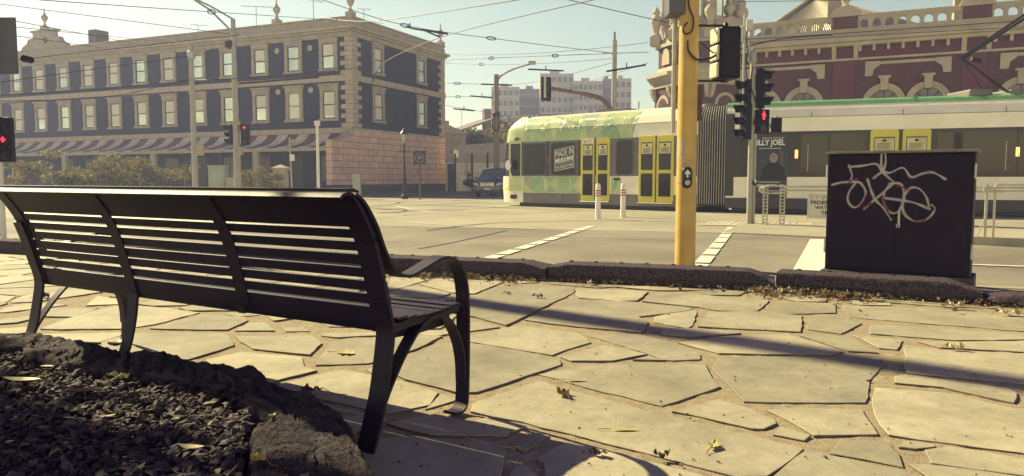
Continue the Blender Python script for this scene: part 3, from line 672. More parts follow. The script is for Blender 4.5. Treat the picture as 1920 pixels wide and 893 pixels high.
mb.build('looped_end', M_fence, fa, smooth=True)
sx = .93
ps = thing('warning_sign', 'white sign hung on the fence reading PEDESTRIANS WATCH FOR TRAMS, partly behind the cabinet', 'sign', (f0.x+d1.x*sx-.03*.4067, f0.y+d1.y*sx-.03*.9135, ROAD), R(-24))
mb = MB(); mb.box((0, -.012, .2), (.98, -.002, .78)); mb.build('board', mat('sign_white', (.62, .6, .48), .5), ps, bevel=.004)
mb = MB()
for s_, z, w in (('PEDESTRIANS', .53, .84), ('WATCH FOR', .41, .66), ('TRAMS', .29, .38)):
    put_text(mb, s_, .49-w/2, z, -.0135, .11, w, .004)
for pts in ([(.06, .66), (.05, .72), (.1, .75), (.12, .68), (.07, .66)], [(.16, .74), (.2, .7), (.24, .75), (.19, .64)], [(.28, .7), (.33, .74), (.36, .67), (.3, .65), (.38, .72)], [(.42, .74), (.4, .67), (.47, .66)], [(.5, .66), (.55, .75), (.6, .66), (.52, .7), (.66, .73)]):
    P = cat_rom(pts, 4); mb.tube([(p.x, -.014, p.y) for p in P], .004, 4)
mb.build('lettering', M_dark, ps, fix=False)
g0 = at(1846, 445, ROAD+.14)
fb = thing('stop_fence', 'pale tubular safety fence with tall bars to the right of the cabinet', 'fence', (g0.x, g0.y, ROAD+.14), R(-24), 'tram stop fences')
def zf(py): return hz(py, g0.y)-ROAD-.14
for x in (.0, 2.2): 
    mb = MB(); mb.box((x-.02, -.02, 0), (x+.02, .02, zf(346))); mb.tube([(x-.02, .0, .3), (x-.1, -.02, .06), (x-.12, -.02, 0)], .012, 6); mb.build('post', M_fence, fb)
mb = MB(); mb.tube([(.12, 0, 0), (.12, 0, zf(348)), (.14, 0, zf(346)), (3.5, 0, zf(346))], .018, 8); mb.build('hoop', M_fence, fb, smooth=True)
for py in (352, 358): 
    mb = MB(); mb.tube([(-.1, 0, zf(py)), (3.5, 0, zf(py))], .012, 8); mb.build('rail', M_fence, fb, smooth=True)
mb = MB(); mb.box((-.05, -.035, zf(360)), (.06, .035, zf(350))); mb.build('clamp', M_fence, fb, bevel=.006)
# --- signal at the left edge
lp = at(-6, 437, ROAD); LD = 13.2; lX = (-6-960)/FPX*LD
ls = thing('traffic_signal', 'black traffic signal with red arrow lights at the left edge of the photo', 'traffic signal', (lX, LD, ROAD))
def lz(py): return hz(py, LD)-ROAD
def lx(px): return (px+6)/FPX*LD
mb = MB(); mb.tube([(.06, 0, -.02), (.06, 0, lz(150))], .075, 14); mb.build('pole', M_white, ls, smooth=True)
mb = MB(); mb.tube([(lx(-35), .1, lz(150)), (lx(-35), .1, lz(20))], .05, 10); mb.tube([(lx(-5), .1, lz(150)), (lx(-35), .1, lz(150))], .03, 8); mb.build('bracket', M_dark, ls, smooth=True)
mb = MB(); mb.box((lx(-60), 0, lz(139)), (lx(47), .03, lz(32))); mb.box((lx(-40), -.16, lz(132)), (lx(5), -.002, lz(25))); o_ = mb.build('signal_head', mat('signal_back', (.1, .1, .12), .5), ls, bevel=.04)
mb = MB(); mb.tube([(lx(52), .1, lz(108)), (lx(52), .3, lz(108))], .06, 12); mb.build('visor', M_visor, o_, smooth=True)
head(ls, (lx(2), -.3, lz(289)), R(6), 3, w=.32, p=.3, lit={2: 'arrow'}, vis=.2)
head(ls, (lx(16), -.05, lz(304)), R(6), 3, w=.24, p=.26, lit={1: 'arrow'}, vis=.14)
# ================================================================ garden bed: rocks, mulch, leaves
M_rock = mat('basalt_edging', (.034, .024, .034), .92, 0, .3, 17, 1., 30, .3, alt=(.085, .064, .072), lo=.3, hi=.75, bdist=.04)
M_soil = mat('dark_soil', (.022, .013, .02), .95, 0, .4, 20, .8, 60)
def slab(name, pxs, z0, z1, label, seed, groove=0., gang=0.):
    P = [at(u, v, z1).to_2d() for u, v in pxs]; c = sum(P, Vector((0, 0)))/len(P)
    ring = []
    for i in range(len(P)):
        a, b = P[i-1], P[i]; k = max(2, int((b-a).length/.02))
        for j in range(k):
            q = a.lerp(b, j/k); d = (q-c); ring.append(q+d*(.05*nz(q.x, q.y, seed, 6)+.03*nz(q.x, q.y, seed, 19)))
    n = len(ring); K = 30; vs = []; fs = []
    for r_ in range(K+1):
        f = 1-r_/K
        for q in ring:
            p = c.lerp(q, f); e = min(1, (1-f)*6)
            z = z1-(1-e)**2*.05+.03*nz(p.x, p.y, seed, 3.2)+.013*nz(p.x, p.y, seed+2, 9)+.004*nz(p.x, p.y, seed+4, 34)
            if groove:
                w = (p.x*math.cos(gang)+p.y*math.sin(gang))*15+1.6*nz(p.x, p.y, seed, 3)
                z += groove*(((w % 1)**.45)-.6)+groove*.5*((((w*2.3+.7*nz(p.x, p.y, seed+9, 8)) % 1)**.5)-.6)
            vs.append((p.x, p.y, z))
    for r_ in range(K):
        for j in range(n): fs.append((r_*n+j, r_*n+(j+1) % n, (r_+1)*n+(j+1) % n, (r_+1)*n+j))
    base = len(vs)
    vs += [(c.lerp(q, 1.03).x+.01*nz(q.x, q.y, 1, 9), c.lerp(q, 1.03).y, z0) for q in ring]
    for j in range(n): fs.append((base+j, base+(j+1) % n, (j+1) % n, j))
    mb = MB(); mb.add(vs, fs); return tag(mb.build(name, M_rock, smooth=True, fix=False), label, 'rock', 'rocks edging the garden bed')
slab('edging_rock', [(455, 893), (470, 800), (560, 762), (640, 768), (668, 800), (690, 850), (712, 910), (700, 990), (450, 990)], -.05, .185, 'big layered edging rock nearest the bench leg, with deep parallel grooves', 3, .034, R(62))
slab('edging_rock', [(395, 700), (470, 690), (530, 722), (590, 742), (640, 768), (560, 790), (470, 770), (420, 740)], -.05, .19, 'rough edging rock between the mulch and the sunlit flagstones', 5, .018, R(30))
slab('edging_rock', [(215, 648), (300, 654), (345, 664), (400, 676), (465, 690), (440, 735), (330, 715), (230, 690)], -.05, .2, 'dark rounded edging rock below the middle bench leg', 8, .014, R(20))
slab('edging_rock', [(40, 626), (130, 632), (215, 648), (260, 655), (240, 690), (120, 680), (30, 660)], -.05, .2, 'edging rock in front of the far bench leg with a sharp raised corner', 11, .014, R(20))
slab('edging_rock', [(-160, 612), (-40, 614), (50, 622), (60, 650), (-20, 660), (-160, 650)], -.05, .2, 'edging rock at the left edge of the photo below the far bench legs', 15, .004)
# bed surface
hb = MB(); NX, NY = 90, 90; vs = []; fs = []
edge = [at(u, v, .15).to_2d() for u, v in ((-700, 622), (-160, 628), (40, 640), (215, 672), (330, 702), (430, 728), (462, 762), (470, 800), (462, 850), (455, 900), (450, 1040), (450, 1300))]
def bedz(x, y): return .165+.03*nz(x, y, 2, 1.8)+.012*nz(x, y, 5, 7)
poly = edge+[Vector((-.1, -.6)), Vector((-5, -.6))]
def bed_in(x, y): return inside(Vector((x, y)), poly)
for j in range(NY+1):
    for i in range(NX+1):
        x = -4.2+4.2*i/NX; y = -.4+4.0*j/NY
        vs.append((x, y, bedz(x, y)-.012 if bed_in(x, y) else -.06))
for j in range(NY):
    for i in range(NX): a = j*(NX+1)+i; fs.append((a, a+1, a+NX+2, a+NX+1))
hb.add(vs, fs); tag(hb.build('garden_bed', M_soil, smooth=True, fix=False), kind='structure')
chipm = [mat('bark_dark', (.026, .015, .024), .8, 0, .3, 20), mat('bark_brown', (.06, .038, .042), .8, 0, .3, 20), mat('bark_grey', (.085, .062, .062), .8, 0, .3, 20), mat('bark_pale', (.17, .135, .09), .75, 0, .3, 20)]
rc = random.Random(11); ch = MB(); cnt = 0
while cnt < 14000:
    u = rc.uniform(-150, 700); v = 1000-(1000-632)*rc.random()**.8
    p = at(u, v, .17)
    if p.y > 3.6 or not bed_in(p.x, p.y): continue
    cnt += 1
    L = rc.choice((.008, .012, .016, .022, .03, .04, .06)); W = L*rc.uniform(.14, .55)
    Mx = Matrix.Translation((p.x, p.y, bedz(p.x, p.y)+rc.uniform(-.006, .014))) @ Matrix.Rotation(rc.uniform(0, 6.28), 4, 'Z') @ Matrix.Rotation(rc.gauss(0, .35), 4, 'X') @ Matrix.Rotation(rc.gauss(0, .35), 4, 'Y')
    ch.M = Mx; ch.mi = rc.choices((0, 1, 2, 3), (.5, .32, .13, .05))[0]; b = rc.uniform(.1, .35)*L
    ch.add([(-L/2, -W*.2, 0), (-L*.2, -W*.5, b*.6), (L*.3, -W*.4, b*.5), (L/2, W*.1, -b*.2), (L*.1, W*.5, b*.7), (-L*.35, W*.35, b*.3), (0, 0, b)],
           [(0, 1, 6), (1, 2, 6), (2, 3, 6), (3, 4, 6), (4, 5, 6), (5, 0, 6)])
tag(ch.build('bark_mulch', chipm, fix=False), kind='stuff')
# leaves -------------------------------------------------------------------------------------------------
M_lf = {'yellow': mat('leaf_yellow', (.55, .42, .1), .6, 0, .2, 30), 'green': mat('leaf_olive', (.4, .38, .14), .6, 0, .25, 30), 'brown': mat('leaf_brown', (.2, .12, .06), .7, 0, .3, 30), 'pale': mat('leaf_pale', (.42, .35, .2), .65, 0, .25, 30), 'red': mat('leaf_red', (.16, .03, .03), .7, 0, .3, 30), 'dark': mat('leaf_dark', (.06, .04, .03), .7, 0, .3, 30)}
def leaf_geo(mb, L, W, stem, curl, fold, lobes=0, seed=0, crumple=0.):
    n = 12; vs = []; fs = []
    for i in range(n+1):
        t = i/n; w = W*.5*math.sin(math.pi*min(1, t*1.0))**.8*(1-.25*t)
        if lobes: w *= 1+.55*math.sin(t*lobes*math.pi*2)
        x = L*(t-.5); zb = curl*L*((2*t-1)**2)+crumple*L*nz(t*3, seed, 0, 2)
        for s_ in (-1, -.5, 0, .5, 1):
            vs.append((x, s_*w+crumple*L*.4*nz(t*4, s_, seed, 1.5), zb+abs(s_)*w*fold+crumple*L*.8*nz(t*3, s_*1.5, seed+5, 1.6)+.002))
    zmin = min(v[2] for v in vs); vs = [(a, b, c-zmin+.0015) for a, b, c in vs]
    for i in range(n):
        for j in range(4): a = 5*i+j; fs.append((a, a+1, a+6, a+5))
    mb.add(vs, fs)
    return [(-L*.5, 0, vs[2][2]), (-L*.5-stem*.5, stem*.12, .006), (-L*.5-stem, stem*.05, .004)]
def leaf(label, px, py, L, W, ang, col, z=0., stem=.05, curl=.1, fold=.3, lobes=0, crumple=0., seed=1, group='fallen leaves on the flagstones'):
    g = at(px, py, z); t = thing('leaf', label, 'leaf', (g.x, g.y, z), R(ang), group)
    mb = MB(); st_ = leaf_geo(mb, L, W, stem, curl, fold, lobes, seed, crumple)
    mb.build('blade', M_lf[col], t, smooth=True, fix=False)
    if stem:
        s_ = MB(); s_.tube(st_, .0016, 5); s_.build('stem', M_lf['brown'], t)
leaf('slim bright yellow leaf with a dark stem on the long flagstone', 1172, 807, .105, .026, 2, 'yellow', curl=.03)
leaf('crumpled olive yellow leaf with a thick stem, right of the slim yellow one', 1338, 838, .085, .05, 62, 'green', stem=.05, crumple=.1, curl=.04, fold=.2, seed=3)
leaf('curled pale and dark leaf standing on edge with a bent stem', 1056, 742, .1, .06, 110, 'brown', stem=.05, crumple=.3, curl=.15, seed=5)
leaf('flat grey brown leaf lying beside the curled one', 1080, 714, .1, .03, 0, 'pale', stem=.06, curl=.05)
leaf('pale yellow lobed leaf on the flagstone under the bench', 648, 664, .12, .07, -20, 'yellow', stem=.06, lobes=3, curl=.06)
leaf('dark red leaf at the shadow edge beside the rocks', 584, 737, .1, .05, 170, 'red', stem=.12, crumple=.25)
leaf('dull leaf in the shadow of the bench slats', 1122, 854, .07, .04, 160, 'dark', stem=0, crumple=.2)
leaf('small dark curled leaf at the tip of the bench shadow', 1240, 861, .06, .035, 10, 'dark', stem=0, crumple=.35, curl=.3)
leaf('small dark leaf on the large flagstone near the kerb', 1008, 559, .09, .05, 5, 'dark', stem=0, crumple=.3)
leaf('tiny dark leaf left of the other on the flagstone near the kerb', 951, 552, .06, .04, -10, 'dark', stem=.02, crumple=.3)
leaf('dark spiky leaf seen under the far end of the bench', 80, 559, .12, .07, 0, 'dark', stem=.05, lobes=3, crumple=.3)
leaf('pale leaf curled against the front bench leg', 862, 656, .06, .04, 50, 'pale', stem=.03, crumple=.5, curl=.3)
leaf('light crumpled leaf on the long flagstone at the right near the kerb', 1790, 657, .1, .05, -10, 'pale', stem=.03, crumple=.35)
leaf('pale flat leaf at the foot of the low kerb stone at the right edge', 1890, 592, .17, .08, -10, 'pale', stem=.03, crumple=.2)
leaf('rounded pale leaf against the kerb right of the cabinet', 1790, 578, .13, .07, -10, 'pale', stem=.03, crumple=.3, curl=.2)
gm = 'fallen leaves on the mulch'
leaf('long pale leaf on the mulch at the left edge of the photo', 40, 714, .17, .055, 170, 'pale', .19, .05, .06, .25, group=gm)
leaf('broad brown leaf lying on the mulch right of the long pale one', 160, 735, .15, .055, 8, 'brown', .19, 0, .05, .3, group=gm)
leaf('small yellowish leaf between the two big leaves on the mulch', 88, 688, .055, .025, 0, 'pale', .2, 0, .05, .3, group=gm)
leaf('jagged pale leaf on the mulch below the middle bench leg', 222, 711, .09, .035, -10, 'green', .2, .02, .1, .3, lobes=4, crumple=.2, group=gm)
leaf('curved pale brown leaf in the middle of the mulch', 358, 842, .09, .035, 165, 'pale', .185, 0, .12, .4, group=gm)
leaf('yellow green leaf with a stalk at the foot of the big layered rock', 484, 866, .06, .04, 150, 'yellow', .2, .05, .1, .3, crumple=.2, group=gm)
leaf('small slim leaf on the mulch left of the layered rock', 199, 782, .06, .02, 20, 'pale', .185, 0, .1, .3, group=gm)
leaf('pale square scrap of leaf at the left edge of the mulch', 18, 829, .025, .025, 30, 'pale', .185, 0, .02, .1, group=gm)
leaf('small upright leaf on top of the layered rock', 510, 781, .035, .02, 70, 'pale', .2, 0, .2, .5, group=gm)
# litter along the kerb
li = MB(); rl = random.Random(5); lm = [M_lf['pale'], M_lf['brown'], M_lf['dark'], M_lf['red'], M_lf['green']]
for _ in range(1700):
    px = rl.choice((rl.uniform(560, 1960), rl.uniform(1400, 1620), rl.uniform(735, 1000), rl.gauss(1560, 40), rl.gauss(1440, 15)))
    k = kl_at(max(-900, min(px, 1990)))
    if k is None: continue
    q = k+Vector((-.33, -.94, 0))*(rl.expovariate(11)-.03)
    L = rl.uniform(.015, .06)*(1.4 if rl.random() < .12 else 1)
    li.mi = rl.choices(range(5), (.4, .28, .2, .08, .04))[0]
    li.M = Matrix.Translation((q.x, q.y, rl.uniform(0, .02))) @ Matrix.Rotation(rl.uniform(0, 6.28), 4, 'Z') @ Matrix.Rotation(rl.gauss(0, .5), 4, 'X') @ Matrix.Rotation(rl.gauss(0, .4), 4, 'Y')
    leaf_geo(li, L, L*rl.uniform(.25, .7), 0, rl.uniform(0, .3), rl.uniform(0, .6), 0, rl.random()*9, rl.uniform(0, .5))
for _ in range(120):
    px = rl.uniform(560, 1960); k = kl_at(px); q = k+Vector((-.33, -.94, 0))*(rl.expovariate(10)-.02); a = rl.uniform(0, 6.28); L = rl.uniform(.03, .1); li.mi = rl.choice((1, 2, 0))
    li.M = None; li.tube([(q.x, q.y, .006), (q.x+L*.5*math.cos(a), q.y+L*.5*math.sin(a), .012+rl.random()*.03), (q.x+L*math.cos(a+.3), q.y+L*math.sin(a+.3), .01+rl.random()*.05)], .0015, 4)
tag(li.build('leaf_litter', lm, fix=False), kind='stuff')
# specks of grit and crumbs scattered over the flags
sp_ = MB(); 
for _ in range(230):
    v = 893-(893-540)*rl.random()**1.3; u = rl.uniform(380, 1940); q = at(u, v, 0); r_ = rl.uniform(.0015, .0045)*(1.6 if rl.random() < .08 else 1)
    if q.y > kerb_y(q.x)-.02 or bed_in(q.x, q.y): continue
    sp_.mi = rl.choices((0, 1, 2), (.55, .25, .2))[0]; sp_.M = Matrix.Translation((q.x, q.y, .003)) @ Matrix.Rotation(rl.uniform(0, 6), 4, 'Z') @ Matrix.Diagonal((rl.uniform(.7, 2.4), 1, .7, 1))
    sp_.lathe([(r_*.7, -.003), (r_, 0), (r_*.5, r_*.7), (0, r_*.8)], (0, 0, 0), 6)
tag(sp_.build('grit', [M_lf['dark'], M_lf['brown'], M_lf['pale']], fix=False), kind='stuff')
# ================================================================ tram
M_tw = mat('tram_cream', (.86, .83, .64), .32, 0, .08, 1.5, coat=.3)
M_tg = [mat('tram_green_%s' % n, c, .32, 0, .06, 2, coat=.3) for n, c in (('pale', (.52, .6, .28)), ('light', (.43, .54, .23)), ('mid', (.36, .46, .22)), ('fresh', (.3, .47, .21)), ('grey', (.34, .4, .26)), ('deep', (.22, .35, .17)), ('bluish', (.26, .44, .25)))]
M_tline = mat('tram_pattern_line', (.5, .6, .32), .4)
M_tband = mat('tram_dark_band', (.028, .024, .03), .3, 0, .2, 2)
M_tskirt = mat('tram_skirt_grey', (.16, .145, .13), .45, 0, .2, 2)
M_ty = mat('tram_door_yellow', (.62, .56, .06), .35, 0, .08, 2, coat=.2)
M_teal = mat('tram_roof_green', (.16, .36, .15), .4)
M_seam = mat('tram_seam', (.05, .05, .045), .6)
TO = Vector((-.507, 30.9, 0)); TR = Vector((.743, -.669, 0))
tram = thing('tram', 'long tram with green faceted front section, yellow doors and cream rear section', 'tram', (TO.x, TO.y, ROAD), R(-42))
TMI = (Matrix.Translation((TO.x, TO.y, ROAD)) @ Matrix.Rotation(R(-42), 4, 'Z')).inverted()
M1 = Matrix.Identity(4); M2 = Matrix.Translation((9.91, .137, 0)) @ Matrix.Rotation(R(22), 4, 'Z')
def s1(px): m = (px-960)/FPX; return (30.9*m+.507)/(.743+.669*m)
def s2(px): m = (px-960)/FPX; return (24.37*m-6.95)/(.94+.342*m)
ZS0, ZS1, ZW0, ZW1, ZG, ZR = .17, .56, 1.23, 2.56, 3.05, 3.52
def rr(x0, x1, z0, z1, r=.06, n=4):
    out = []
    for cx, cz, a0 in ((x1-r, z1-r, 0), (x0+r, z1-r, 90), (x0+r, z0+r, 180), (x1-r, z0+r, 270)):
        for i in range(n+1): a = R(a0+90*i/n); out.append((cx+r*math.cos(a), cz+r*math.sin(a)))
    return out
def panel(name, M, x0, x1, z0, z1, y0, y1, m, parent, r=.0, bevel=0.):
    mb = MB(M)
    if r: mb.prism(rr(x0, x1, z0, z1, r), 'y', y0, y1)
    else: mb.box((x0, y0, z0), (x1, y1, z1))
    return mb.build(name, m, parent, bevel=bevel)
SEC = [(0, ZS0), (0, ZG), (.1, 3.3), (.26, ZR), (.5, ZR+.07), (2.15, ZR+.07), (2.39, ZR), (2.55, 3.3), (2.65, ZG), (2.65, ZS0)]
mb = MB(M1); mb.prism([(a, b) for a, b in SEC], 'x', 1.28, 8.95); body = mb.build('front_body', M_tw, tram, bevel=.01)
mb = MB(M2); mb.prism([(a, b) for a, b in SEC], 'x', 0, 12.5); body2 = mb.build('rear_body', M_tw, tram, bevel=.01)
# nose: lofted around the front
def nose(name, z0, z1, m, nzs=8, push=0.):
    def f(z): return (-.22+.10*max(0, .75-z) if z < 1.1 else -.22+(z-1.1)*.16+max(0, z-2.9)**2*1.1)-push
    vs = []; K = 24
    for j in range(nzs+1):
        z = z0+(z1-z0)*j/nzs; sh = .26*max(0, (z-ZG)/(ZR-ZG))**1.5
        for i in range(K+1):
            a = math.pi*i/K; c = math.cos(a); y = 1.325-(1.325-sh+push)*math.copysign(abs(c)**.42, c); x = 1.3-(1.3-f(z))*abs(math.sin(a))**.55
            vs.append((x, y, z))
    fs = [(j*(K+1)+i, j*(K+1)+i+1, (j+1)*(K+1)+i+1, (j+1)*(K+1)+i) for j in range(nzs) for i in range(K)]
    if z1 > 3.4: fs.append(tuple(nzs*(K+1)+i for i in range(K+1)))
    if z0 < .3: fs.append(tuple(range(K+1)))
    mb = MB(M1); mb.add(vs, fs); return mb.build(name, m, tram, smooth=True)
nose('bumper', .17, 1.22, M_tw); nose('windscreen', 1.22, 2.58, M_dglass); nose('front_fascia', 2.58, ZR+.07, M_tg[0], 12)
nose('safety_stripe', .66, .78, mat('fluoro_stripe', (.75, .8, .08), .5), 2, .006)
panel('headlamp', M1, .6, .95, .3, .47, -.02, .05, M_dark, tram, .05)
# cab side door and mirror
cabd = panel('cab_door', M1, s1(955), s1(978), ZS1+.05, ZW1+.1, -.014, .03, M_tg[0], tram, .06)
panel('window', M1, s1(958), s1(976), ZW0, ZW1-.04, -.022, -.0145, M_dglass, cabd, .06)
mb = MB(M1); mb.prism([(s1(960)+.14*math.cos(a*.4), 1.66+.2*math.sin(a*.4)) for a in range(16)], 'y', -.2, -.26); mb.tube([(s1(961), -.22, 1.5), (s1(962), -.1, 1.25), (s1(962), -.02, 1.1)], .018, 6); mb.build('mirror', M_white, tram, smooth=False)
mb = MB(M1); mb.tube([(s1(970), .0, 2.72), (s1(972), -.16, 2.68)], .07, 10); mb.build('camera_pod', M_tskirt, tram, smooth=True)
# faceted green panels
rt = random.Random(21)
def facets(name, x0, x1, z0, z1, y, npt, hubs, cut=None, slope=None):
    pts = [(x0, z0), (x1, z0), (x1 if not cut else cut, z1), (x0, z1)]
    def inq(p):
        if not cut: return True
        return p[0] < x1+(cut-x1)*(p[1]-z0)/(z1-z0)-.05
    n = int((x1-x0)/.55)
    for i in range(1, n):
        t = i/n+rt.uniform(-.04, .04); pts.append((x0+(x1-x0)*t, z0)); t = i/n+rt.uniform(-.04, .04); q = (x0+((cut or x1)-x0)*t, z1); pts.append(q)
    for _ in range(npt):
        p = (rt.uniform(x0+.1, x1-.1), rt.uniform(z0+.1, z1-.1))
        if inq(p) and all(math.dist(p, q) > .3 for q in pts): pts.append(p)
    pts += [h for h in hubs if inq(h)]
    V, E, F, *_ = delaunay_2d_cdt([Vector(p) for p in pts], [], [list(range(4))], 1, 1e-5)
    def w(p, o=0.):
        z = p[1]
        if z > ZG: # follow the roof cove
            for (ya, za), (yb, zb) in zip(SEC[1:4], SEC[2:5]):
                if za <= z <= zb+1e-6: return (p[0], y+o+ya+(yb-ya)*(z-za)/(zb-za), z)
        return (p[0], y+o, z)
    mb = MB(M1); 
    for f in F:
        vs = [V[i] for i in f]; mb.mi = rt.randrange(len(M_tg)); 
        if rt.random() < .5: mb.mi = rt.randrange(4)
        # split long vertical triangles at the cove line by adding mid points
        sub = [vs]
        for _ in range(2): sub = [q for t in sub for q in ([t[0], (t[0]+t[1])/2, (t[0]+t[2])/2], [(t[0]+t[1])/2, t[1], (t[1]+t[2])/2], [(t[0]+t[2])/2, (t[1]+t[2])/2, t[2]], [(t[0]+t[1])/2, (t[1]+t[2])/2, (t[0]+t[2])/2])]
        for t in sub: mb.add([w(p) for p in t], [(0, 1, 2)])
    o = mb.build(name, M_tg, body, fix=False)
    lb = MB(M1)
    for a, b in E:
        if rt.random() < .35: continue
        p, q = V[a], V[b]; d = (q-p).normalized(); nn = Vector((-d.y, d.x))*.009; K = 5
        for k in range(K):
            u, v = p.lerp(q, k/K), p.lerp(q, (k+1)/K); lb.add([w(u+nn, -.003), w(v+nn, -.003), w(v-nn, -.003), w(u-nn, -.003)], [(0, 1, 2, 3)])
    lb.build('pattern_line', M_tline, o, fix=False)
facets('faceted_pattern', 1.3, s1(1184), ZW1+.02, ZR-.02, -.006, 9, [(s1(1003), 2.9), (s1(1124), 2.85), (s1(1060), 3.2)], cut=s1(1196))
facets('faceted_pattern', 1.3, s1(1087), ZS1+.01, ZW0-.02, -.006, 5, [(s1(1030), .93), (s1(975), .9), (s1(1073), .8)])
facets('faceted_pattern', s1(1146), s1(1172), ZS1+.01, ZW0-.02, -.006, 2, [(s1(1150), .95)], cut=s1(1160))
panel('window_band', M1, 1.29, 8.95, ZW0-.02, ZW1+.01, -.005, .02, M_tskirt, body)
panel('skirt', M1, 1.29, 8.95, ZS0-.01, ZS1, -.008, .02, M_tskirt, body)
for px in (985, 1025, 1057): panel('skirt_hatch', M1, s1(px)+.03, s1(px)+.78, ZS0+.03, ZS1-.03, -.02, -.009, M_tskirt, body, .05)
panel('gutter', M1, 1.35, 8.95, 3.035, 3.05, -.012, .0, M_seam, body)
w1 = panel('window', M1, s1(982), s1(1024), ZW0+.02, ZW1-.06, -.016, -.0055, M_dglass, body, .12)
w2 = panel('window', M1, s1(1033), s1(1080), ZW0+.02, ZW1-.06, -.016, -.0055, M_dglass, body, .12)
w3 = panel('window', M1, s1(1155), s1(1186), ZW0+.02, ZW1-.06, -.016, -.0055, M_dglass, body, .12)
for px0, px1 in ((981, 1025), (1032, 1081), (1154, 1187)):
    mb = MB(M1); a = rr(s1(px0), s1(px1), ZW0+.0, ZW1-.04, .14); b = rr(s1(px0)+.045, s1(px1)-.045, ZW0+.045, ZW1-.085, .1); n = len(a)
    mb.add([(p[0], -.02, p[1]) for p in a]+[(p[0], -.02, p[1]) for p in b]+[(p[0], -.008, p[1]) for p in a], [(i, (i+1) % n, n+(i+1) % n, n+i) for i in range(n)]+[(i, (i+1) % n, 2*n+(i+1) % n, 2*n+i) for i in range(n)]); mb.build('window_frame', mat('window_rubber', (.1, .095, .085), .5), body, fix=False)
for px in (1027, 1086): panel('pillar', M1, s1(px)-.06, s1(px)+.06, ZW0, ZW1, -.014, -.0055, M_tband, body)
# lettering on the window
lt = MB(M1); x0 = s1(1040); ww = s1(1076)-x0
for s_, z, h in (('MADE IN', 1.92, .36), ('MELBOURNE', 1.7, .22), ('FOR MELBOURNE', 1.46, .2)): put_text(lt, s_, x0+.04, z, -.0175, h, ww-.08, .008 if s_ == 'MELBOURNE' else 0., .16)
for za, zb in ((1.4, 1.42), (1.65, 1.665), (2.19, 2.21)): lt.add([(x0, -.0172, za), (x0+ww, -.0172, za+.16*ww), (x0+ww, -.0172, zb+.16*ww), (x0, -.0172, zb)], [(0, 1, 2, 3)])
for xa in (x0, x0+ww-.02): lt.add([(xa, -.0173, 1.4+.16*(xa-x0)), (xa+.02, -.0173, 1.4+.16*(xa-x0)), (xa+.02, -.0173, 2.2+.16*(xa-x0)), (xa, -.0173, 2.2+.16*(xa-x0))], [(0, 1, 2, 3)])
lt.build('lettering', M_white, w2, fix=False)
panel('marker_lamp', M1, s1(1028), s1(1030)+.03, 1.72, 1.95, -.03, -.0145, M_bred, body)
def sheet_paper(M, xc, z, w, h, parent, y):
    o = panel('notice', M, xc-w/2, xc+w/2, z, z+h, y, y+.003, mat('notice_paper', (.62, .58, .3), .6), parent)
    t = MB(M); t.prism([(xc+.055*math.cos(a*.52), z+h*.8+.04*math.sin(a*.52)) for a in range(12)], 'y', y-.001, y-.003)
    for k in range(5): t.box((xc-w*.36, y-.003, z+h*(.12+.1*k)), (xc+w*(.36-.1*(k % 2)), y-.001, z+h*(.12+.1*k)+.014))
    t.build('printing', M_dark, o)
def door(M, xa, xb, parent, lower=True):
    o = panel('door', M, xa, xb, .3, 2.6, -.03, .01, M_ty, parent, .07, .006)
    f = .1 if xb-xa > .5 else .08
    panel('glass', M, xa+f, xb-f, 1.42, 2.38, -.036, -.0305, M_dglass, o, .03)
    if lower: panel('glass', M, xa+f, xb-f, .5, 1.3, -.036, -.0305, M_dglass, o, .03)
    sheet_paper(M, (xa+xb)/2, 1.98, (xb-xa-2*f)*.92, .36, o, -.0395)
    return o
for a, b in ((1089, 1115.5), (1117.5, 1143), (1197, 1228), (1230, 1262)): door(M1, s1(a), s1(b), body)
panel('sign_plate', M1, s1(1094), s1(1113), 2.43, 2.56, -.034, -.0305, M_white, body)
mb = MB(M1); put_text(mb, 'Entry', s1(1102), 2.46, -.0355, .09, s1(1111)-s1(1102)); mb.disc((s1(1097), -.035, 2.495), .04, 'y', -.001, 10); mb.build('lettering', M_dark, body, fix=False)
for px in (1114, 1228): panel('door_seam', M1, s1(px)+.01, s1(px)+.05, .35, 2.6, -.034, -.03, M_seam, body)
for a, b in ((1089, 1143), (1197, 1262)):
    mb = MB(M1); mb.tube([(s1(a), -.06, .27), (s1(b), -.06, .27)], .02, 6); mb.build('door_step', M_galv, body)
panel('label_strip', M1, s1(1150), s1(1163), 1.05, 1.14, -.010, -.006, M_seam, body)
panel('underframe', M1, 1.0, 8.9, .02, .165, .12, 2.5, M_dark, tram)
panel('underframe', M2, .2, 12.4, .02, .165, .12, 2.5, M_dark, tram)
mb = MB(M1)
for x in (2.4, 4.2): mb.disc((x, .1, .3), .28, 'y', .12, 20)
mb.build('wheel', M_dark, tram)
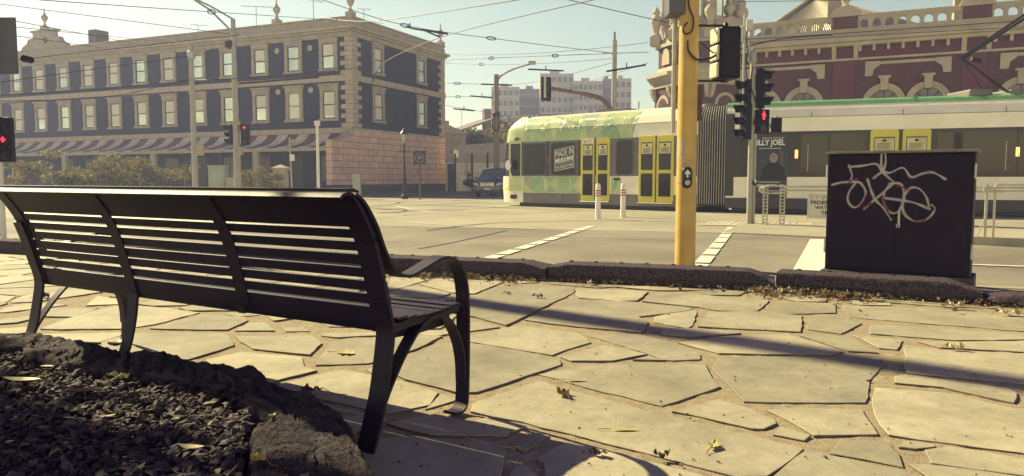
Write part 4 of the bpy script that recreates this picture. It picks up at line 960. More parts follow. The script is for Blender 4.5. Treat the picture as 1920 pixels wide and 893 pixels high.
# concertina between the sections
mb = MB(); N = 12; k = len(SEC)
for i in range(2*N+1):
    t = i/(2*N); sc = 1. if i % 2 else .93
    Mx = Matrix.Translation((8.95+.96*t, .137*t*t, 0)) @ Matrix.Rotation(R(22)*t, 4, 'Z')
    for a, b in SEC: p = Mx @ Vector((0, 1.325+(a-1.325)*sc, 1.75+(b-1.75)*sc*.985)); mb.v.append(p)
for i in range(2*N):
    for j in range(k): mb.f.append((i*k+j, i*k+(j+1) % k, (i+1)*k+(j+1) % k, (i+1)*k+j)); mb.m.append(0)
acc = mb.build('concertina', mat('bellows_rubber', (.1, .095, .09), .6), tram)
mb = MB()
for i in range(1, 2*N, 2):
    t = i/(2*N); Mx = Matrix.Translation((8.95+.96*t, .137*t*t, 0)) @ Matrix.Rotation(R(22)*t, 4, 'Z')
    mb.tube([Mx @ Vector((0, a-.006, 1.75+(b-1.75)*.985)) for a, b in [(0, .25)]+SEC[1:4]], .013, 5)
mb.build('bellows_ridge', mat('bellows_ridge', (.4, .37, .3), .5), acc)
# rear section
panel('window_band', M2, .25, 12.5, 1.17, 2.60, -.006, .02, M_tband, body2)
panel('window_band', M2, .0, .25, ZS1, 3.2, -.006, .02, M_tband, body2)
panel('skirt', M2, 0, 12.5, ZS0-.01, .5, -.008, .02, mat('tram_skirt_dark', (.06, .05, .055), .45, 0, .2, 2), body2)
for k in range(4): panel('skirt_groove', M2, .2, 12.4, .22+.065*k, .228+.065*k, -.0105, -.0085, M_seam, body2)
for a, b in ((1391, 1412), (1478, 1620), (1745, 1830)): pass
panel('dark_panel', M2, s2(1412), s2(1474), .45, 1.18, -.0065, .02, M_tband, body2)
mb = MB(M2); vs = []
for x in (0, 12.5): vs += [(x, -.008, 3.3-.02+.0), (x, .18-.012, 3.41), (x, .26-.012, ZR+.005), (x, .5, ZR+.077)]
mb.add([v for v in vs if True], [(1, 2, 6, 5), (2, 3, 7, 6)]); mb.build('roof_edge', M_teal, body2, fix=False)
panel('gutter', M2, .3, 12.5, 3.035, 3.048, -.01, .0, M_seam, body2)
for px in (1516, 1686, 1877): panel('panel_seam', M2, s2(px), s2(px)+.015, 3.05, 3.2, -.006, .0, M_seam, body2)
for a, b in ((1499, 1548), (1552, 1618), (1752, 1800), (1782, 1900), (1904, 1980)):
    o = panel('window', M2, s2(a), s2(b), 1.24, 2.5, -.014, -.0065, M_dglass, body2, .1)
for a, b in ((1627, 1680), (1687, 1740)): door(M2, s2(a), s2(b), body2)
for px in (1490, 1902): panel('marker_lamp', M2, s2(px)-.04, s2(px)+.05, 1.76, 2.02, -.03, -.0145, M_amber, body2)
for px in (1511, 1880): panel('handrail', M2, s2(px), s2(px)+.02, 1.35, 2.2, -.03, -.0145, M_galv, body2)
# poster
po = panel('poster', M2, s2(1408), s2(1474), .62, 2.5, -.011, -.0065, mat('poster_navy', (.02, .026, .04), .4, 0, .5, 1.2, alt=(.05, .065, .08)), body2)
xa, xb = s2(1408), s2(1474); xm = (xa+xb)/2; ws = xb-xa
mb = MB(M2); put_text(mb, 'BILLY JOEL', xa+.03, 2.12, -.0125, .24, ws-.12, .008); put_text(mb, 'ONLY IN AUSTRALIA', xa+.3, 2.38, -.0125, .07, ws-.42); put_text(mb, 'SATURDAY 10 DECEMBER • MCG', xa+.03, .86, -.0125, .1, ws-.12, .003)
for z in (2.07, 1.0, .72): mb.box((xa+.2, -.0128, z), (xb-.2, -.0118, z+.015))
mb.build('lettering', M_white, po, fix=False)
mb = MB(M2); mb.prism([(xm+.12+.12*math.cos(a*.39), 1.78+.16*math.sin(a*.39)) for a in range(16)], 'y', -.0118, -.014); mb.build('portrait_face', mat('poster_face', (.3, .22, .15), .6, 0, .4, 9), po)
mb = MB(M2); mb.prism([(xm+.12+a, b) for a, b in [(-.38, 1.06), (-.34, 1.42), (-.2, 1.58), (-.07, 1.64), (.07, 1.64), (.2, 1.58), (.34, 1.42), (.38, 1.06)]], 'y', -.0114, -.0125); mb.build('portrait_jacket', mat('poster_jacket', (.01, .01, .016), .5), po)
mb = MB(M2)
for k in range(9): mb.box((xm+.3, -.0118, 1.5+.06*k), (xb-.1-.03*(k % 3), -.0113, 1.53+.06*k))
mb.build('stage_lights', mat('poster_lights', (.12, .15, .13), .5), po)
# roof gear
def tl(u, v, Y): return TMI @ aty(u, v, Y)
pg = MB(); e_ = tl(1803, 110, 22.2); b_ = tl(1888, 172, 22.0); t_ = tl(1935, 22, 21.6)
for dy in (-.22, .22):
    d = Vector((0, dy, 0)); pg.tube([b_+d, e_+d*.6], .035, 8); pg.tube([e_+d*.6, t_+d], .04, 8)
pg.tube([tl(1845, 172, 22.4), e_], .022, 6); pg.tube([e_-Vector((0, .3, 0)), e_+Vector((0, .3, 0))], .05, 8)
pg.tube([t_+Vector((.0, -.8, 0)), t_+Vector((0, .8, 0))], .04, 8); pg.tube([tl(1822, 110, 22), tl(1838, 115, 22)], .06, 8)
pg.build('pantograph', M_dark, tram, smooth=True)
for u0, u1, Y in ((1818, 1862, 22.3), (1895, 1960, 22)):
    p = tl(u0, 178, Y); q = tl(u1, 170, Y); L = (q-p).length; ang = math.atan2((q-p).y, (q-p).x)
    mb = MB(Matrix.Translation(p) @ Matrix.Rotation(ang, 4, 'Z')); mb.box((0, 0, -.05), (L, 1.2, .17)); mb.build('roof_pod', M_tskirt, tram, bevel=.05)
mb = MB(M1); mb.box((4.2, .9, 3.58), (5.6, 1.9, 3.72)); mb.tube([(5.9, 1.2, 3.58), (5.9, 1.2, 3.95)], .02, 6); mb.build('roof_pod', M_tskirt, tram)
mb = MB(M1); mb.box((7.2, .6, 3.58), (8.6, 2.0, 3.74)); mb.build('roof_pod', M_tskirt, tram)

# ================================================================ dark van beyond the tram
M_car = mat('van_paint', (.03, .032, .037), .25, 0, .15, 2, coat=.8)
vp = at(890, 371, ROAD); VD = 45.5
van = thing('parked_van', 'dark blue grey van facing the camera, half hidden behind the tram front', 'van', ((914-960)/FPX*VD, VD, ROAD), R(-14))
# local: front faces -y, width along x
prof = [(0, .28), (-.02, .55), (.02, .78), (.1, .92), (.75, 1.04), (1.65, 1.72), (2.0, 1.8), (4.3, 1.82), (4.75, 1.6), (4.85, 1.0), (4.85, .3)]
vs = []; fs = []; K = len(prof)
for i, xx in enumerate((-.94, -.9, -.8, 0, .8, .9, .94)):
    for (y, z) in prof:
        tum = max(0, z-1.0)*.17; ax = abs(xx)
        x = math.copysign(max(0, ax-tum*(ax/.94)), xx) if xx else 0
        yy = y+(.22*(ax/.94)**3 if y < 2.2 else 0)-(0 if ax < .93 else 0); zz = z-(.05*(ax/.94)**4 if z > 1.6 else 0)
        vs.append((x, yy, zz))
for i in range(6):
    for j in range(K): fs.append((i*K+j, i*K+(j+1) % K, (i+1)*K+(j+1) % K, (i+1)*K+j))
fs += [tuple(range(K)), tuple(range(6*K, 7*K))]
mb = MB(); mb.add(vs, fs); vb = mb.build('body', M_car, van, smooth=True, bevel=.02)
def vq(y, z, n=.0): return (y, z)
mb = MB(); vs = [(-.66, .95+.07, 1.06), (.66, .95+.07, 1.06), (.62, 1.62+.05, 1.68), (-.62, 1.62+.05, 1.68)]
mb.add([(x*1.04, y-.03-.13, z+.0) for x, y, z in vs]+[(x*1.04, y+.05-.1, z) for x, y, z in vs], [(0, 1, 2, 3), (4, 7, 6, 5), (0, 4, 5, 1), (1, 5, 6, 2), (2, 6, 7, 3), (3, 7, 4, 0)])
mb.build('windscreen', mat('car_glass', (.1, .12, .12), .06, spec=.9, coat=.5), van)
mb = MB()
for k in range(3): mb.box((-.45, -.07, .66+.085*k), (.45, .02, .70+.085*k))
mb.tube([(.11*math.cos(a*.4), -.085, .75+.11*math.sin(a*.4)) for a in range(17)], .014, 6)
for a in (90, 210, 330): mb.tube([(0, -.085, .75), (.11*math.cos(R(a)), -.085, .75+.11*math.sin(R(a)))], .012, 6)
mb.build('grille', mat('chrome', (.6, .6, .55), .2, .9), van)
for s_ in (-1, 1):
    mb = MB(); mb.prism([(s_*a, b) for a, b in [(.5, .66), (.86, .74), (.9, .88), (.62, .84)]], 'y', -.03, .2); mb.build('headlight', mat('lamp_glass', (.6, .6, .55), .1, spec=.8), van, bevel=.02)
    for yy in (.95, 4.0):
        mb = MB(); mb.disc((s_*.74, yy, .33), .33, 'x', s_*.2, 24); w_ = mb.build('wheel', M_dark, van, bevel=.03)
        mb = MB(); mb.disc((s_*.945, yy, .33), .2, 'x', s_*.01, 16); mb.build('rim', M_galv, w_)
    mb = MB(); mb.box((s_*.95, .95, 1.02), (s_*1.14, 1.1, 1.22)); mb.build('mirror', M_car, van, bevel=.03)
panel('number_plate', None, -.2, .2, .44, .55, -.06, .0, M_white, van); panel('air_intake', None, -.6, .6, .3, .4, -.045, .0, M_dark, van)
# ================================================================ the dark terrace on the left
M_ch = mat('charcoal_render', (.027, .026, .052), .85, 0, .25, 1.1, .2, 30, .25)
M_trim = mat('beige_trim', (.4, .345, .24), .8, 0, .18, 2.2, .2, 30, .25)
M_trim2 = mat('stone_trim', (.46, .385, .275), .85, 0, .2, 2.2, .2, 30, .25)
M_rust = brickmat('rusticated_stone', (.68, .45, .32), (.78, .54, .39), (.28, .19, .14), 1.15, .42, .022)
M_plinth = mat('dark_plinth', (.05, .04, .05), .85)
M_aw1 = mat('awning_cream', (.6, .54, .4), .7); M_aw2 = mat('awning_maroon', (.15, .08, .07), .7)
M_roofiron = mat('old_roof_iron', (.2, .17, .14), .7, .1, .3, 2)
Yc = 50.; CX = -.2107*Yc; BLEN = 44.; BWID = 12.4
ter = thing('terrace_building', 'three storey dark painted terrace with beige window surrounds, quoins and a striped verandah', 'building', (CX, Yc, 0), R(156))
def zc(py): return hz(py, Yc)
F1 = Matrix(((1, 0, 0, 0), (0, 1, 0, 0), (0, 0, 1, 0), (0, 0, 0, 1)))                       # (along, out, z) of the long front
F2 = Matrix(((0, -1, 0, 0), (-1, 0, 0, 0), (0, 0, 1, 0), (0, 0, 0, 1)))                     # of the side front
mb = MB(); mb.box((0, -BWID, 3.9), (BLEN, 0, 10.3)); mb.build('upper_wall', M_ch, ter)
mb = MB(); mb.box((.01, -BWID+.01, -.3), (BLEN, -.01, 3.9)); mb.build('ground_floor_wall', M_ch, ter)
Z3 = (8.0, 10.45); Z2 = (4.72, 7.3)
mb = MB(F2); mb.box((-2.35, -.45, .55), (0.0, .03, 3.3)); mb.box((0.0, -.3, .55), (BWID+.02, .03, 4.15)); mb.build('side_base_wall', M_rust, ter)
mb = MB(F2); cv = [(-2.35, 3.3)]+[(-2.35+2.35*t, 3.3+.85*t**2.2) for t in [i/8 for i in range(1, 9)]]+[(0, 3.3)]
mb.prism(cv, 'y', -.45, .028); mb.build('wing_wall', M_rust, ter)
mb = MB(F2); mb.prism([(a, b+.0) for a, b in cv[:-1]]+[(a, b+.14) for a, b in cv[:-1]][::-1], 'y', -.5, .07); mb.box((.0, -.1, 4.15), (BWID+.05, .09, 4.32)); mb.build('base_course', M_trim2, ter)
mb = MB(F2); mb.box((-2.36, -.46, -.3), (BWID+.04, .05, .55)); mb.build('plinth', M_plinth, ter)
# bands and cornice, returned round the corner
def belt(name, z0, z1, out, m, x0=0.):
    mb = MB(F1); mb.box((-out, -.2, z0), (BLEN, out, z1)); mb.build(name, m, ter, bevel=.02)
    mb = MB(F2); mb.box((-.2, -.2, z0), (BWID+out, out-.002, z1-.002)); mb.build(name, m, ter, bevel=.02)
belt('string_course', 7.42, 7.82, .09, M_trim2); belt('frieze', 10.3, 10.62, .06, M_trim); belt('cornice', 10.62, 10.78, .2, M_trim); belt('cornice', 10.78, 10.98, .36, M_trim2); belt('parapet', 10.98, 11.5, .02, M_trim); belt('coping', 11.5, 11.62, .1, M_trim)
mb = MB(F1); mb.box((.1, -.2, 4.0), (BLEN, .08, 4.35)); mb.build('string_course', M_trim2, ter)
for i in range(13):
    mb = MB(F2); mb.box((.3+i*.98, .0, 11.0), (.34+i*.98, .24, 11.3)); mb.build('cornice_bracket', M_trim2, ter)
def quoins(F, a0, sgn, z0, z1, out):
    mb = MB(F); z = z0; i = 0
    while z < z1-.1:
        w = .62 if i % 2 else .98; mb.box((a0, -.1, z), (a0+sgn*w, out, z+.29)); z += .31; i += 1
    mb.build('quoin', M_trim2, ter, bevel=.02)
for z0, z1 in ((4.36, 7.4), (7.83, 10.28)): quoins(F1, -.055, 1, z0, z1, .06); quoins(F2, -.057, 1, z0, z1, .058); quoins(F2, BWID+.03, -1, z0, z1, .058)
rw = random.Random(4)
def sash(F, a, z0, z1, parent, blind=0., shut=False, w=.98, tr=.25):
    zb, zt = z0+.3, z1-.5
    mb = MB(F); x0, x1 = a-w/2, a+w/2
    mb.box((x0-tr, 0, zb-.05), (x0, .1, zt+.12)); mb.box((x1, 0, zb-.05), (x1+tr, .1, zt+.12)); mb.box((x0-tr-.03, 0, zt+.12), (x1+tr+.03, .12, z1-.12)); mb.box((x0-tr-.1, 0, z1-.12), (x1+tr+.1, .2, z1)); mb.box((x0-tr-.06, 0, zb-.2), (x1+tr+.06, .18, zb-.05)); mb.box((x0, 0, zt), (x1, .095, zt+.12))
    o = mb.build('window', M_trim, parent, bevel=.012)
    mb = MB(F); mb.box((x0, .01, zb-.05), (x1, .016, zt)); mb.build('pane', M_glass, o)
    zm = (zb+zt)/2; mb = MB(F); mb.box((x0, .017, zm-.035), (x1, .05, zm+.035)); mb.box((x0, .017, zb-.05), (x0+.06, .045, zt)); mb.box((x1-.06, .017, zb-.05), (x1, .045, zt)); mb.box((x0, .017, zb-.049), (x1, .044, zb+.04)); mb.box((x0, .017, zt-.06), (x1, .044, zt-.001)); mb.build('sash', M_dark if not shut else M_trim, o)
    if shut:
        mb = MB(F); k = 14
        for i in range(k): mb.box((x0+.07, .018, zb+.05+(zt-zb-.1)*i/k), (x1-.07, .03, zb+.05+(zt-zb-.1)*(i+.55)/k))
        mb.build('shutter', M_blind, o)
    elif blind:
        mb = MB(F); mb.box((x0+.065, .0165, zt-.06-(zt-zb)*blind), (x1-.065, .019, zt-.06)); mb.build('blind', M_blind, o)
    return o
for i in range(15):
    a = 1.9+2.94*i
    if a < BLEN-1: 
        for zz in (Z3, Z2): sash(F1, a, *zz, ter, blind=rw.choice((0, .45, .9, .5, .9)), shut=(i == 1 and zz == Z2))
for a in (2.94, 8.77):
    for zz in (Z3, Z2): sash(F2, a, *zz, ter, blind=.9 if a < 5 and zz == Z2 else .5 if a < 5 else 0, w=.9)
for px in (527, 588):
    for z in (9.75, 6.95):
        m_ = (px-960)/FPX; L = (50*m_+10.53)/(-.9135-.4067*m_); mb = MB(F1); mb.disc((L, 0, z), .2, 'y', .05, 14); mb.build('wall_vent', M_trim2, ter)
# pediment over the parapet, chimney
mb = MB(F1); pc = 30.5; mb.prism([(pc+a, b) for a, b in [(-2.9, 11.62), (-2.6, 11.9), (-2.1, 12.1), (-1.9, 12.45), (-1.3, 12.5), (-1.3, 12.95), (1.3, 12.95), (1.3, 12.5), (1.9, 12.45), (2.1, 12.1), (2.6, 11.9), (2.9, 11.62)]], 'y', -.3, .12); mb.box((pc-1.5, -.38, 12.95), (pc+1.5, .2, 13.1)); mb.build('pediment', M_trim, ter, bevel=.03)
mb = MB(F1); mb.box((27.0, -3.2, 10), (27.9, -2, 13.25)); mb.build('chimney', brickmat('old_chimney_brick', (.16, .1, .08), (.2, .13, .1), (.2, .18, .15), .23, .08), ter)
mb = MB(); mb.box((.3, -BWID+.3, 10.6), (BLEN, -.3, 11.2)); mb.build('roof', M_roofiron, ter)
urn = [(.16, 0), (.16, .12), (.08, .18), (.07, .34), (.12, .4), (.24, .6), (.27, .75), (.2, .86), (.1, .95), (.12, 1.0), (.05, 1.1), (.04, 1.4), (.0, 1.5)]
for x, y, z in ((.25, -.25, 11.62), (6.4, -.2, 11.62), (pc, -.1, 13.1), (.2, -BWID+.2, 11.62)):
    mb = MB(); mb.box((x-.25, y-.25, z), (x+.25, y+.25, z+.3)); mb.lathe(urn, (x, y, z+.3), 14); mb.build('urn', M_trim2, ter, smooth=True)
# verandah
mb = MB(); prof = [(.0, 3.98), (.35, 3.62), (.8, 3.36), (1.4, 3.16), (2.3, 3.0)]; n = int(BLEN/.9)
for i in range(n):
    mb.mi = i % 2
    for (ya, za), (yb, zb) in zip(prof, prof[1:]):
        x0, x1 = .05+i*.9, .05+(i+1)*.9; mb.add([(x0, ya, za), (x1, ya, za), (x1, yb, zb), (x0, yb, zb), (x0, ya, za-.04), (x1, ya, za-.04), (x1, yb, zb-.04), (x0, yb, zb-.04)], [(0, 1, 2, 3), (7, 6, 5, 4), (3, 2, 6, 7)])
mb.build('verandah_roof', [M_aw1, M_aw2], ter, fix=False)
mb = MB(); mb.box((.05, 2.2, 2.74), (BLEN, 2.3, 2.95)); mb.build('verandah_fascia', M_trim, ter)
for i in range(1, 14):
    mb = MB(); mb.box((3.2*i-.22, 2.02, 0), (3.2*i+.22, 2.28, 2.73)) if i in (2, 5, 8) else mb.tube([(3.2*i, 2.18, 0), (3.2*i, 2.18, 2.73)], .06, 8); mb.build('verandah_post', M_trim if i in (2, 5, 8) else M_plinth, ter)
for i in range(14):
    a = 1.9+2.94*i; mb = MB(F1)
    if i % 3 == 1: mb.box((a-.55, -.005, .1), (a+.55, .05, 2.5))
    else: mb.box((a-.7, -.005, .8), (a+.7, .05, 2.5))
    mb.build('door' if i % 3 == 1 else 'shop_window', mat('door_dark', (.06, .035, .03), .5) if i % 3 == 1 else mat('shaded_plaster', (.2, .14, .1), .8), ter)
# aerials on the roof
def aerial(label, px, py0, py1, Y, boom, ang, n=5):
    g = aty(px, py0, Y); t = thing('tv_aerial', label, 'aerial', g, ang, 'television aerials on the terrace roof')
    h = (py0-py1)/FPX*Y; mb = MB(); mb.tube([(0, 0, -.6), (0, 0, h)], .025, 6); mb.build('mast', M_galv, t)
    mb = MB(); mb.tube([(-boom*.4, 0, h), (boom*.6, 0, h*1.0)], .02, 6)
    for i in range(n): x = -boom*.4+boom*i/(n-1); mb.tube([(x, -.35, h), (x, .35, h)], .012, 5)
    mb.build('antenna', M_galv, t)
aerial('short television aerial on the terrace roof left of the tall street light', 372, 66, 48, 58, 1.2, .3, 4)
aerial('long boom television aerial on the terrace roof right of the street light', 481, 50, 14, 54, 2.4, .2, 6)
aerial('tall television aerial with crossed elements on the terrace roof near its right corner', 588, 38, 2, 53, 1.3, .9, 4)
aerial('small bent aerial just right of the corner urn', 682, 36, 18, 54, .8, .1, 2)

# ================================================================ houses, fence and trees beyond the terrace
M_hb = brickmat('pale_brick_house', (.5, .36, .27), (.58, .43, .33), (.45, .38, .3), .3, .09)
M_hb2 = brickmat('red_brick_house', (.36, .19, .15), (.42, .23, .18), (.25, .2, .16), .3, .09)
def wpt(px, py, Y): return aty(px, py, Y)
hA = thing('brick_house', 'small pale brick house with a hipped roof and dark steps, right behind the terrace', 'house', (wpt(838, 330, 70).x-1.5, 70, ROAD), R(20))
mb = MB(); mb.box((-3, 0, 0), (3.4, 7, 5.3)); mb.build('wall', M_hb, hA)
mb = MB(); mb.add([(-3.3, -.3, 5.3), (3.7, -.3, 5.3), (3.7, 7.3, 5.3), (-3.3, 7.3, 5.3), (.2, 3.5, 7.4)], [(0, 1, 4), (1, 2, 4), (2, 3, 4), (3, 0, 4), (3, 2, 1, 0)]); mb.build('roof', M_roofiron, hA)
for x in (.3, 2.2):
    mb = MB(); mb.box((x-.1, -.06, 3.0), (x+.8, .02, 4.8)); o = mb.build('window', M_trim, hA); mb = MB(); mb.box((x, -.075, 3.1), (x+.7, -.062, 4.7)); mb.build('pane', M_glass, o)
mb = MB()
for i in range(12): mb.box((-.6+i*.28, -1.6, 3.1-i*.23), (-.6+(i+1)*.28, -.4, 3.2-i*.23))
mb.tube([(-.6, -1.55, 4.1), (2.8, -1.55, 1.3)], .04, 6); mb.tube([(-.6, -.5, 4.1), (2.8, -.5, 1.3)], .04, 6); mb.prism([(-.6, 3.1), (2.8, .3), (2.8, 0), (-.6, 2.6)], 'y', -1.6, -1.5); mb.build('stairs', M_dark, hA)
mb = MB(); mb.box((-2, 4, 6.0), (-1.4, 4.6, 7.6)); mb.build('chimney', M_hb2, hA)
hB = thing('gabled_house', 'reddish brick house with a gable roof beyond the shrubby tree', 'house', (wpt(905, 330, 88).x-1.2, 88, ROAD), R(22))
mb = MB(); mb.box((-4, 0, 0), (3.4, 9, 5.6)); mb.prism([(-.6, 5.6), (3.4, 5.6), (3.4, 7.4), (2.9, 7.8)], 'y', 0, .3); mb.build('wall', M_hb2, hB)
mb = MB(); mb.prism([(-4.3, 5.5), (3.8, 8.4), (3.8, 8.65), (-4.3, 5.75)], 'y', -.3, 9.3); mb.build('roof', M_roofiron, hB)
for bx in (((-2.6, 3, 6), (-1.9, 3.7, 8)), ((2.6, 3, 7), (3.5, 3.8, 9.6))):
    mb = MB(); mb.box(*bx); mb.build('chimney', M_hb2, hB)
aerial('thin paired aerial above the pale brick house', 866, 240, 206, 76, 1.0, .2, 3)
# cream wall with posts and gate
fw = thing('cream_wall', 'cream boundary wall with dark posts and a dark gate beside the terrace', 'wall', (wpt(836, 340, 60).x, 60, ROAD), R(4))
W_ = 4.6
mb = MB(); mb.box((0, 0, 0), (W_+2, .18, 2.4)); mb.build('panel', mat('cream_render', (.78, .7, .5), .8), fw)
mb = MB(); mb.box((.8, -.03, 2.4), (W_+2, .2, 2.52)); mb.build('cap', M_trim, fw)
for x in (.75, 2.1, 3.35): 
    mb = MB(); mb.tube([(x, -.08, -.02), (x, -.08, 3.0)], .07, 8); mb.lathe([(.09, 0), (.05, .1), (0, .18)], (x, -.08, 3.0), 8); mb.build('post', M_dark, fw)
mb = MB(); mb.box((.12, -.06, .1), (.66, -.004, 2.3)); mb.build('gate', M_plinth, fw)
mb = MB(); mb.box((1, .2, 2.4), (9, 6, 3.2)); mb.prism([(1, 3.2), (9, 3.2), (9, 3.5), (4, 4.0), (1, 3.8)], 'y', .4, 6); mb.build('shed_roof', mat('shed_roof', (.5, .44, .33), .8), fw)

# ---------------------------------------------------------------- foliage
def folmat(name, col):
    m = mat(name, col, .65, 0, .3, 3); nt = m.node_tree; b = [n for n in nt.nodes if n.type == 'BSDF_PRINCIPLED'][0]; o = [n for n in nt.nodes if n.type == 'OUTPUT_MATERIAL'][0]
    t = nt.nodes.new('ShaderNodeBsdfTranslucent'); t.inputs[0].default_value = (col[0]*1.5, col[1]*1.4, col[2]*.9, 1); x = nt.nodes.new('ShaderNodeMixShader'); x.inputs[0].default_value = .45
    nt.links.new(b.outputs[0], x.inputs[1]); nt.links.new(t.outputs[0], x.inputs[2]); nt.links.new(x.outputs[0], o.inputs[0]); return m
M_fol = [folmat('foliage_dark', (.05, .052, .022)), folmat('foliage_mid', (.12, .12, .045)), folmat('foliage_light', (.24, .21, .085))]
def clump(mb, c, r, n, size, rg, wts=(.35, .4, .25)):
    lobes = [(Vector((rg.gauss(0, .5), rg.gauss(0, .5), rg.gauss(0, .45))), rg.uniform(.3, .6)) for _ in range(11)]
    for _ in range(n):
        l, lr = rg.choice(lobes); d = Vector((rg.gauss(0, 1), rg.gauss(0, 1), rg.gauss(0, 1))).normalized()*lr*rg.random()**.4
        p = l+d
        q = Vector((c[0]+p.x*r[0], c[1]+p.y*r[1], c[2]+p.z*r[2]))
        a = Vector((rg.gauss(0, 1), rg.gauss(0, 1), rg.gauss(0, 1))).normalized(); b = a.cross(Vector((rg.random(), rg.random(), rg.random()))).normalized(); s_ = size*rg.uniform(.5, 1.4)
        mb.mi = rg.choices((0, 1, 2), wts)[0]
        mb.add([q-a*s_, q+b*s_*.45, q+a*s_, q-b*s_*.45], [(0, 1, 2, 3)])
def shrub(label, px, py, Y, w, h, n, seed, size=.09, name='shrub', cat='shrub', group='shrubs before the terrace', wts=(.35, .4, .25), zb=None):
    rg = random.Random(seed); z0 = ROAD+.1 if zb is None else zb; zt = hz(py, Y); x = (px-960)/FPX*Y
    t = thing(name, label, cat, (x, Y, z0), 0, group); H = zt-z0
    mb = MB(); clump(mb, (0, 0, H*.62), (w/2*1.15, w/2*.8, H*.38), n, size, rg, wts); mb.build('foliage', M_fol, t, fix=False)
    mb = MB()
    for k in range(6): a = rg.uniform(0, 6.28); mb.tube([(0, 0, -.1), (w*.12*math.cos(a), w*.12*math.sin(a), H*.4), (w*.3*math.cos(a), w*.3*math.sin(a), H*.8)], [.05, .03, .012], 5)
    mb.build('trunk' if cat == 'tree' else 'stem', M_wood, t)
for i, a in enumerate(((70, 300, 44, 3.2, 'olive shrub at the far left below the terrace, next to the red arrow signal'), (130, 318, 43, 2.6, 'low shrub between the far left one and the tallest shrub'), (185, 312, 44, 2.4, 'small round shrub just left of the tallest shrub'), (240, 279, 45, 3.2, 'tallest shrub with a feathery crown below the striped verandah'), (300, 306, 44, 2.6, 'yellowish shrub between the tallest shrub and the slim pale pole'), (345, 300, 45, 2.2, 'thin sparse shrub right behind the slim pale pole'))):
    shrub(a[4], a[0], a[1], a[2], a[3], 0, 2600 if i != 5 else 900, 30+i, wts=(.2, .4, .4))
for i, a in enumerate(((466, 318, 43, 1.5, 'grey green flowering shrub touching the street light base'), (502, 321, 43, 1.3, 'low flowering shrub left of the stone gate pillar'))):
    shrub(a[4], a[0], a[1], a[2], a[3], 0, 1500, 50+i, .06, wts=(.2, .35, .45))
shrub('grey green bushy tree behind the cream wall, left of the tram front', 905, 232, 74, 6.4, 0, 5200, 61, .2, 'tree', 'tree', 'trees beyond the junction', wts=(.2, .4, .4))
shrub('darker tree right beside the street light behind the tram front', 938, 245, 78, 4.5, 0, 2800, 62, .2, 'tree', 'tree', 'trees beyond the junction', wts=(.5, .4, .1))
rg = random.Random(9); bt = thing('bare_sapling', 'bare twiggy sapling standing in a low dark bush before the cream wall', 'sapling', ((876-960)/FPX*57, 57, ROAD))
mb = MB(); 
for k in range(9): a = rg.uniform(0, 6.28); z = .8+rg.random()*1.4; mb.tube([(0, 0, .2), (0, 0, z), (.35*math.cos(a), .2*math.sin(a), z+.7+rg.random()*.5)], [.03, .022, .008], 5)
mb.build('trunk', M_wood, bt)
mb = MB(); clump(mb, (0, 0, .6), (.6, .5, .5), 700, .09, rg, (.8, .2, 0)); mb.build('foliage', M_fol, bt, fix=False)

# ================================================================ distant apartment blocks
M_ap = [mat('apartment_concrete', (.46, .41, .29), .85, 0, .1, .05), mat('apartment_grey', (.2, .18, .16), .85, 0, .1, .05)]
M_apw = mat('apartment_window', (.06, .06, .055), .2, 0, .3, .05)
AD = 150.
def block(label, parts):
    t = thing('apartment_block', label, 'apartment block', ((parts[0][0]-960)/FPX*AD, AD, ROAD), 0, 'tower blocks on the skyline')
    X0_ = (parts[0][0]-960)/FPX*AD; proto = None; nwin = 0
    for (pa, pb, py, dy, mi, cols) in parts:
        xa, xb = (pa-960)/FPX*(AD+dy)-X0_, (pb-960)/FPX*(AD+dy)-X0_; H = hz(py, AD+dy)-ROAD
        mb = MB(); mb.box((xa, dy, 0), (xb, dy+14, H)); mb.box((xa+(xb-xa)*.3, dy+3, H), (xa+(xb-xa)*.6, dy+8, H+1.0)) if cols else None; mb.build('wall', M_ap[mi], t)
        rows = min(11, int((H-11)/2.0)); cw = (xb-xa)/cols
        if mi == 1:
            for r_ in range(rows):
                z = H-1.6-r_*2.0; mb = MB(); mb.box((xa+.2, dy-.9, z-.4), (xb-.2, dy-.02, z+.25)); mb.build('balcony', M_ap[0] if r_ % 3 == 2 else mat('balcony_grey', (.26, .24, .2), .8), t)
        else:
            for r_ in range(rows):
                for c in range(cols):
                    if nwin >= 100: break
                    nwin += 1; o = None
                    if proto is None:
                        mb = MB(); mb.box((0, -.1, 0), (1.5, .05, .95)); proto = mb.build('window', M_apw, t); o = proto
                    else: o = proto.copy(); COL.objects.link(o); o.parent = t
                    o.location = (xa+cw*(c+.22), dy-.02, H-1.7-r_*2.0); o.scale.x = cw*.55/1.5
    return t
block('distant pale apartment tower with small windows, left end of the skyline group', [(922, 974, 163, 0, 0, 5)])
block('distant grey slab block with balcony bands in the middle of the skyline group', [(974, 1016, 167, 6, 1, 3)])
block('tallest distant apartment block, behind the hanging signal', [(1012, 1074, 138, 2, 0, 6)])
block('broad distant apartment block right of the tallest one', [(1074, 1128, 152, 0, 0, 6), (1128, 1150, 148, 3, 1, 2), (1150, 1181, 147, 0, 0, 3)])
rb = thing('brick_warehouse', 'low dark red brick building just above the tram roof, below the towers', 'building', ((1045-960)/FPX*110, 110, ROAD))
mb = MB(); mb.box((-3, 0, 0), (14, 10, hz(214, 110)-ROAD)); mb.box((-1, -.2, hz(218, 110)-ROAD), (12, 0, hz(216, 110)-ROAD+.1)); mb.build('wall', M_hb2, rb); mb = MB(); mb.box((4.6, 3, 5), (5.4, 4, hz(203, 110)-ROAD)); mb.build('chimney', M_hb2, rb)
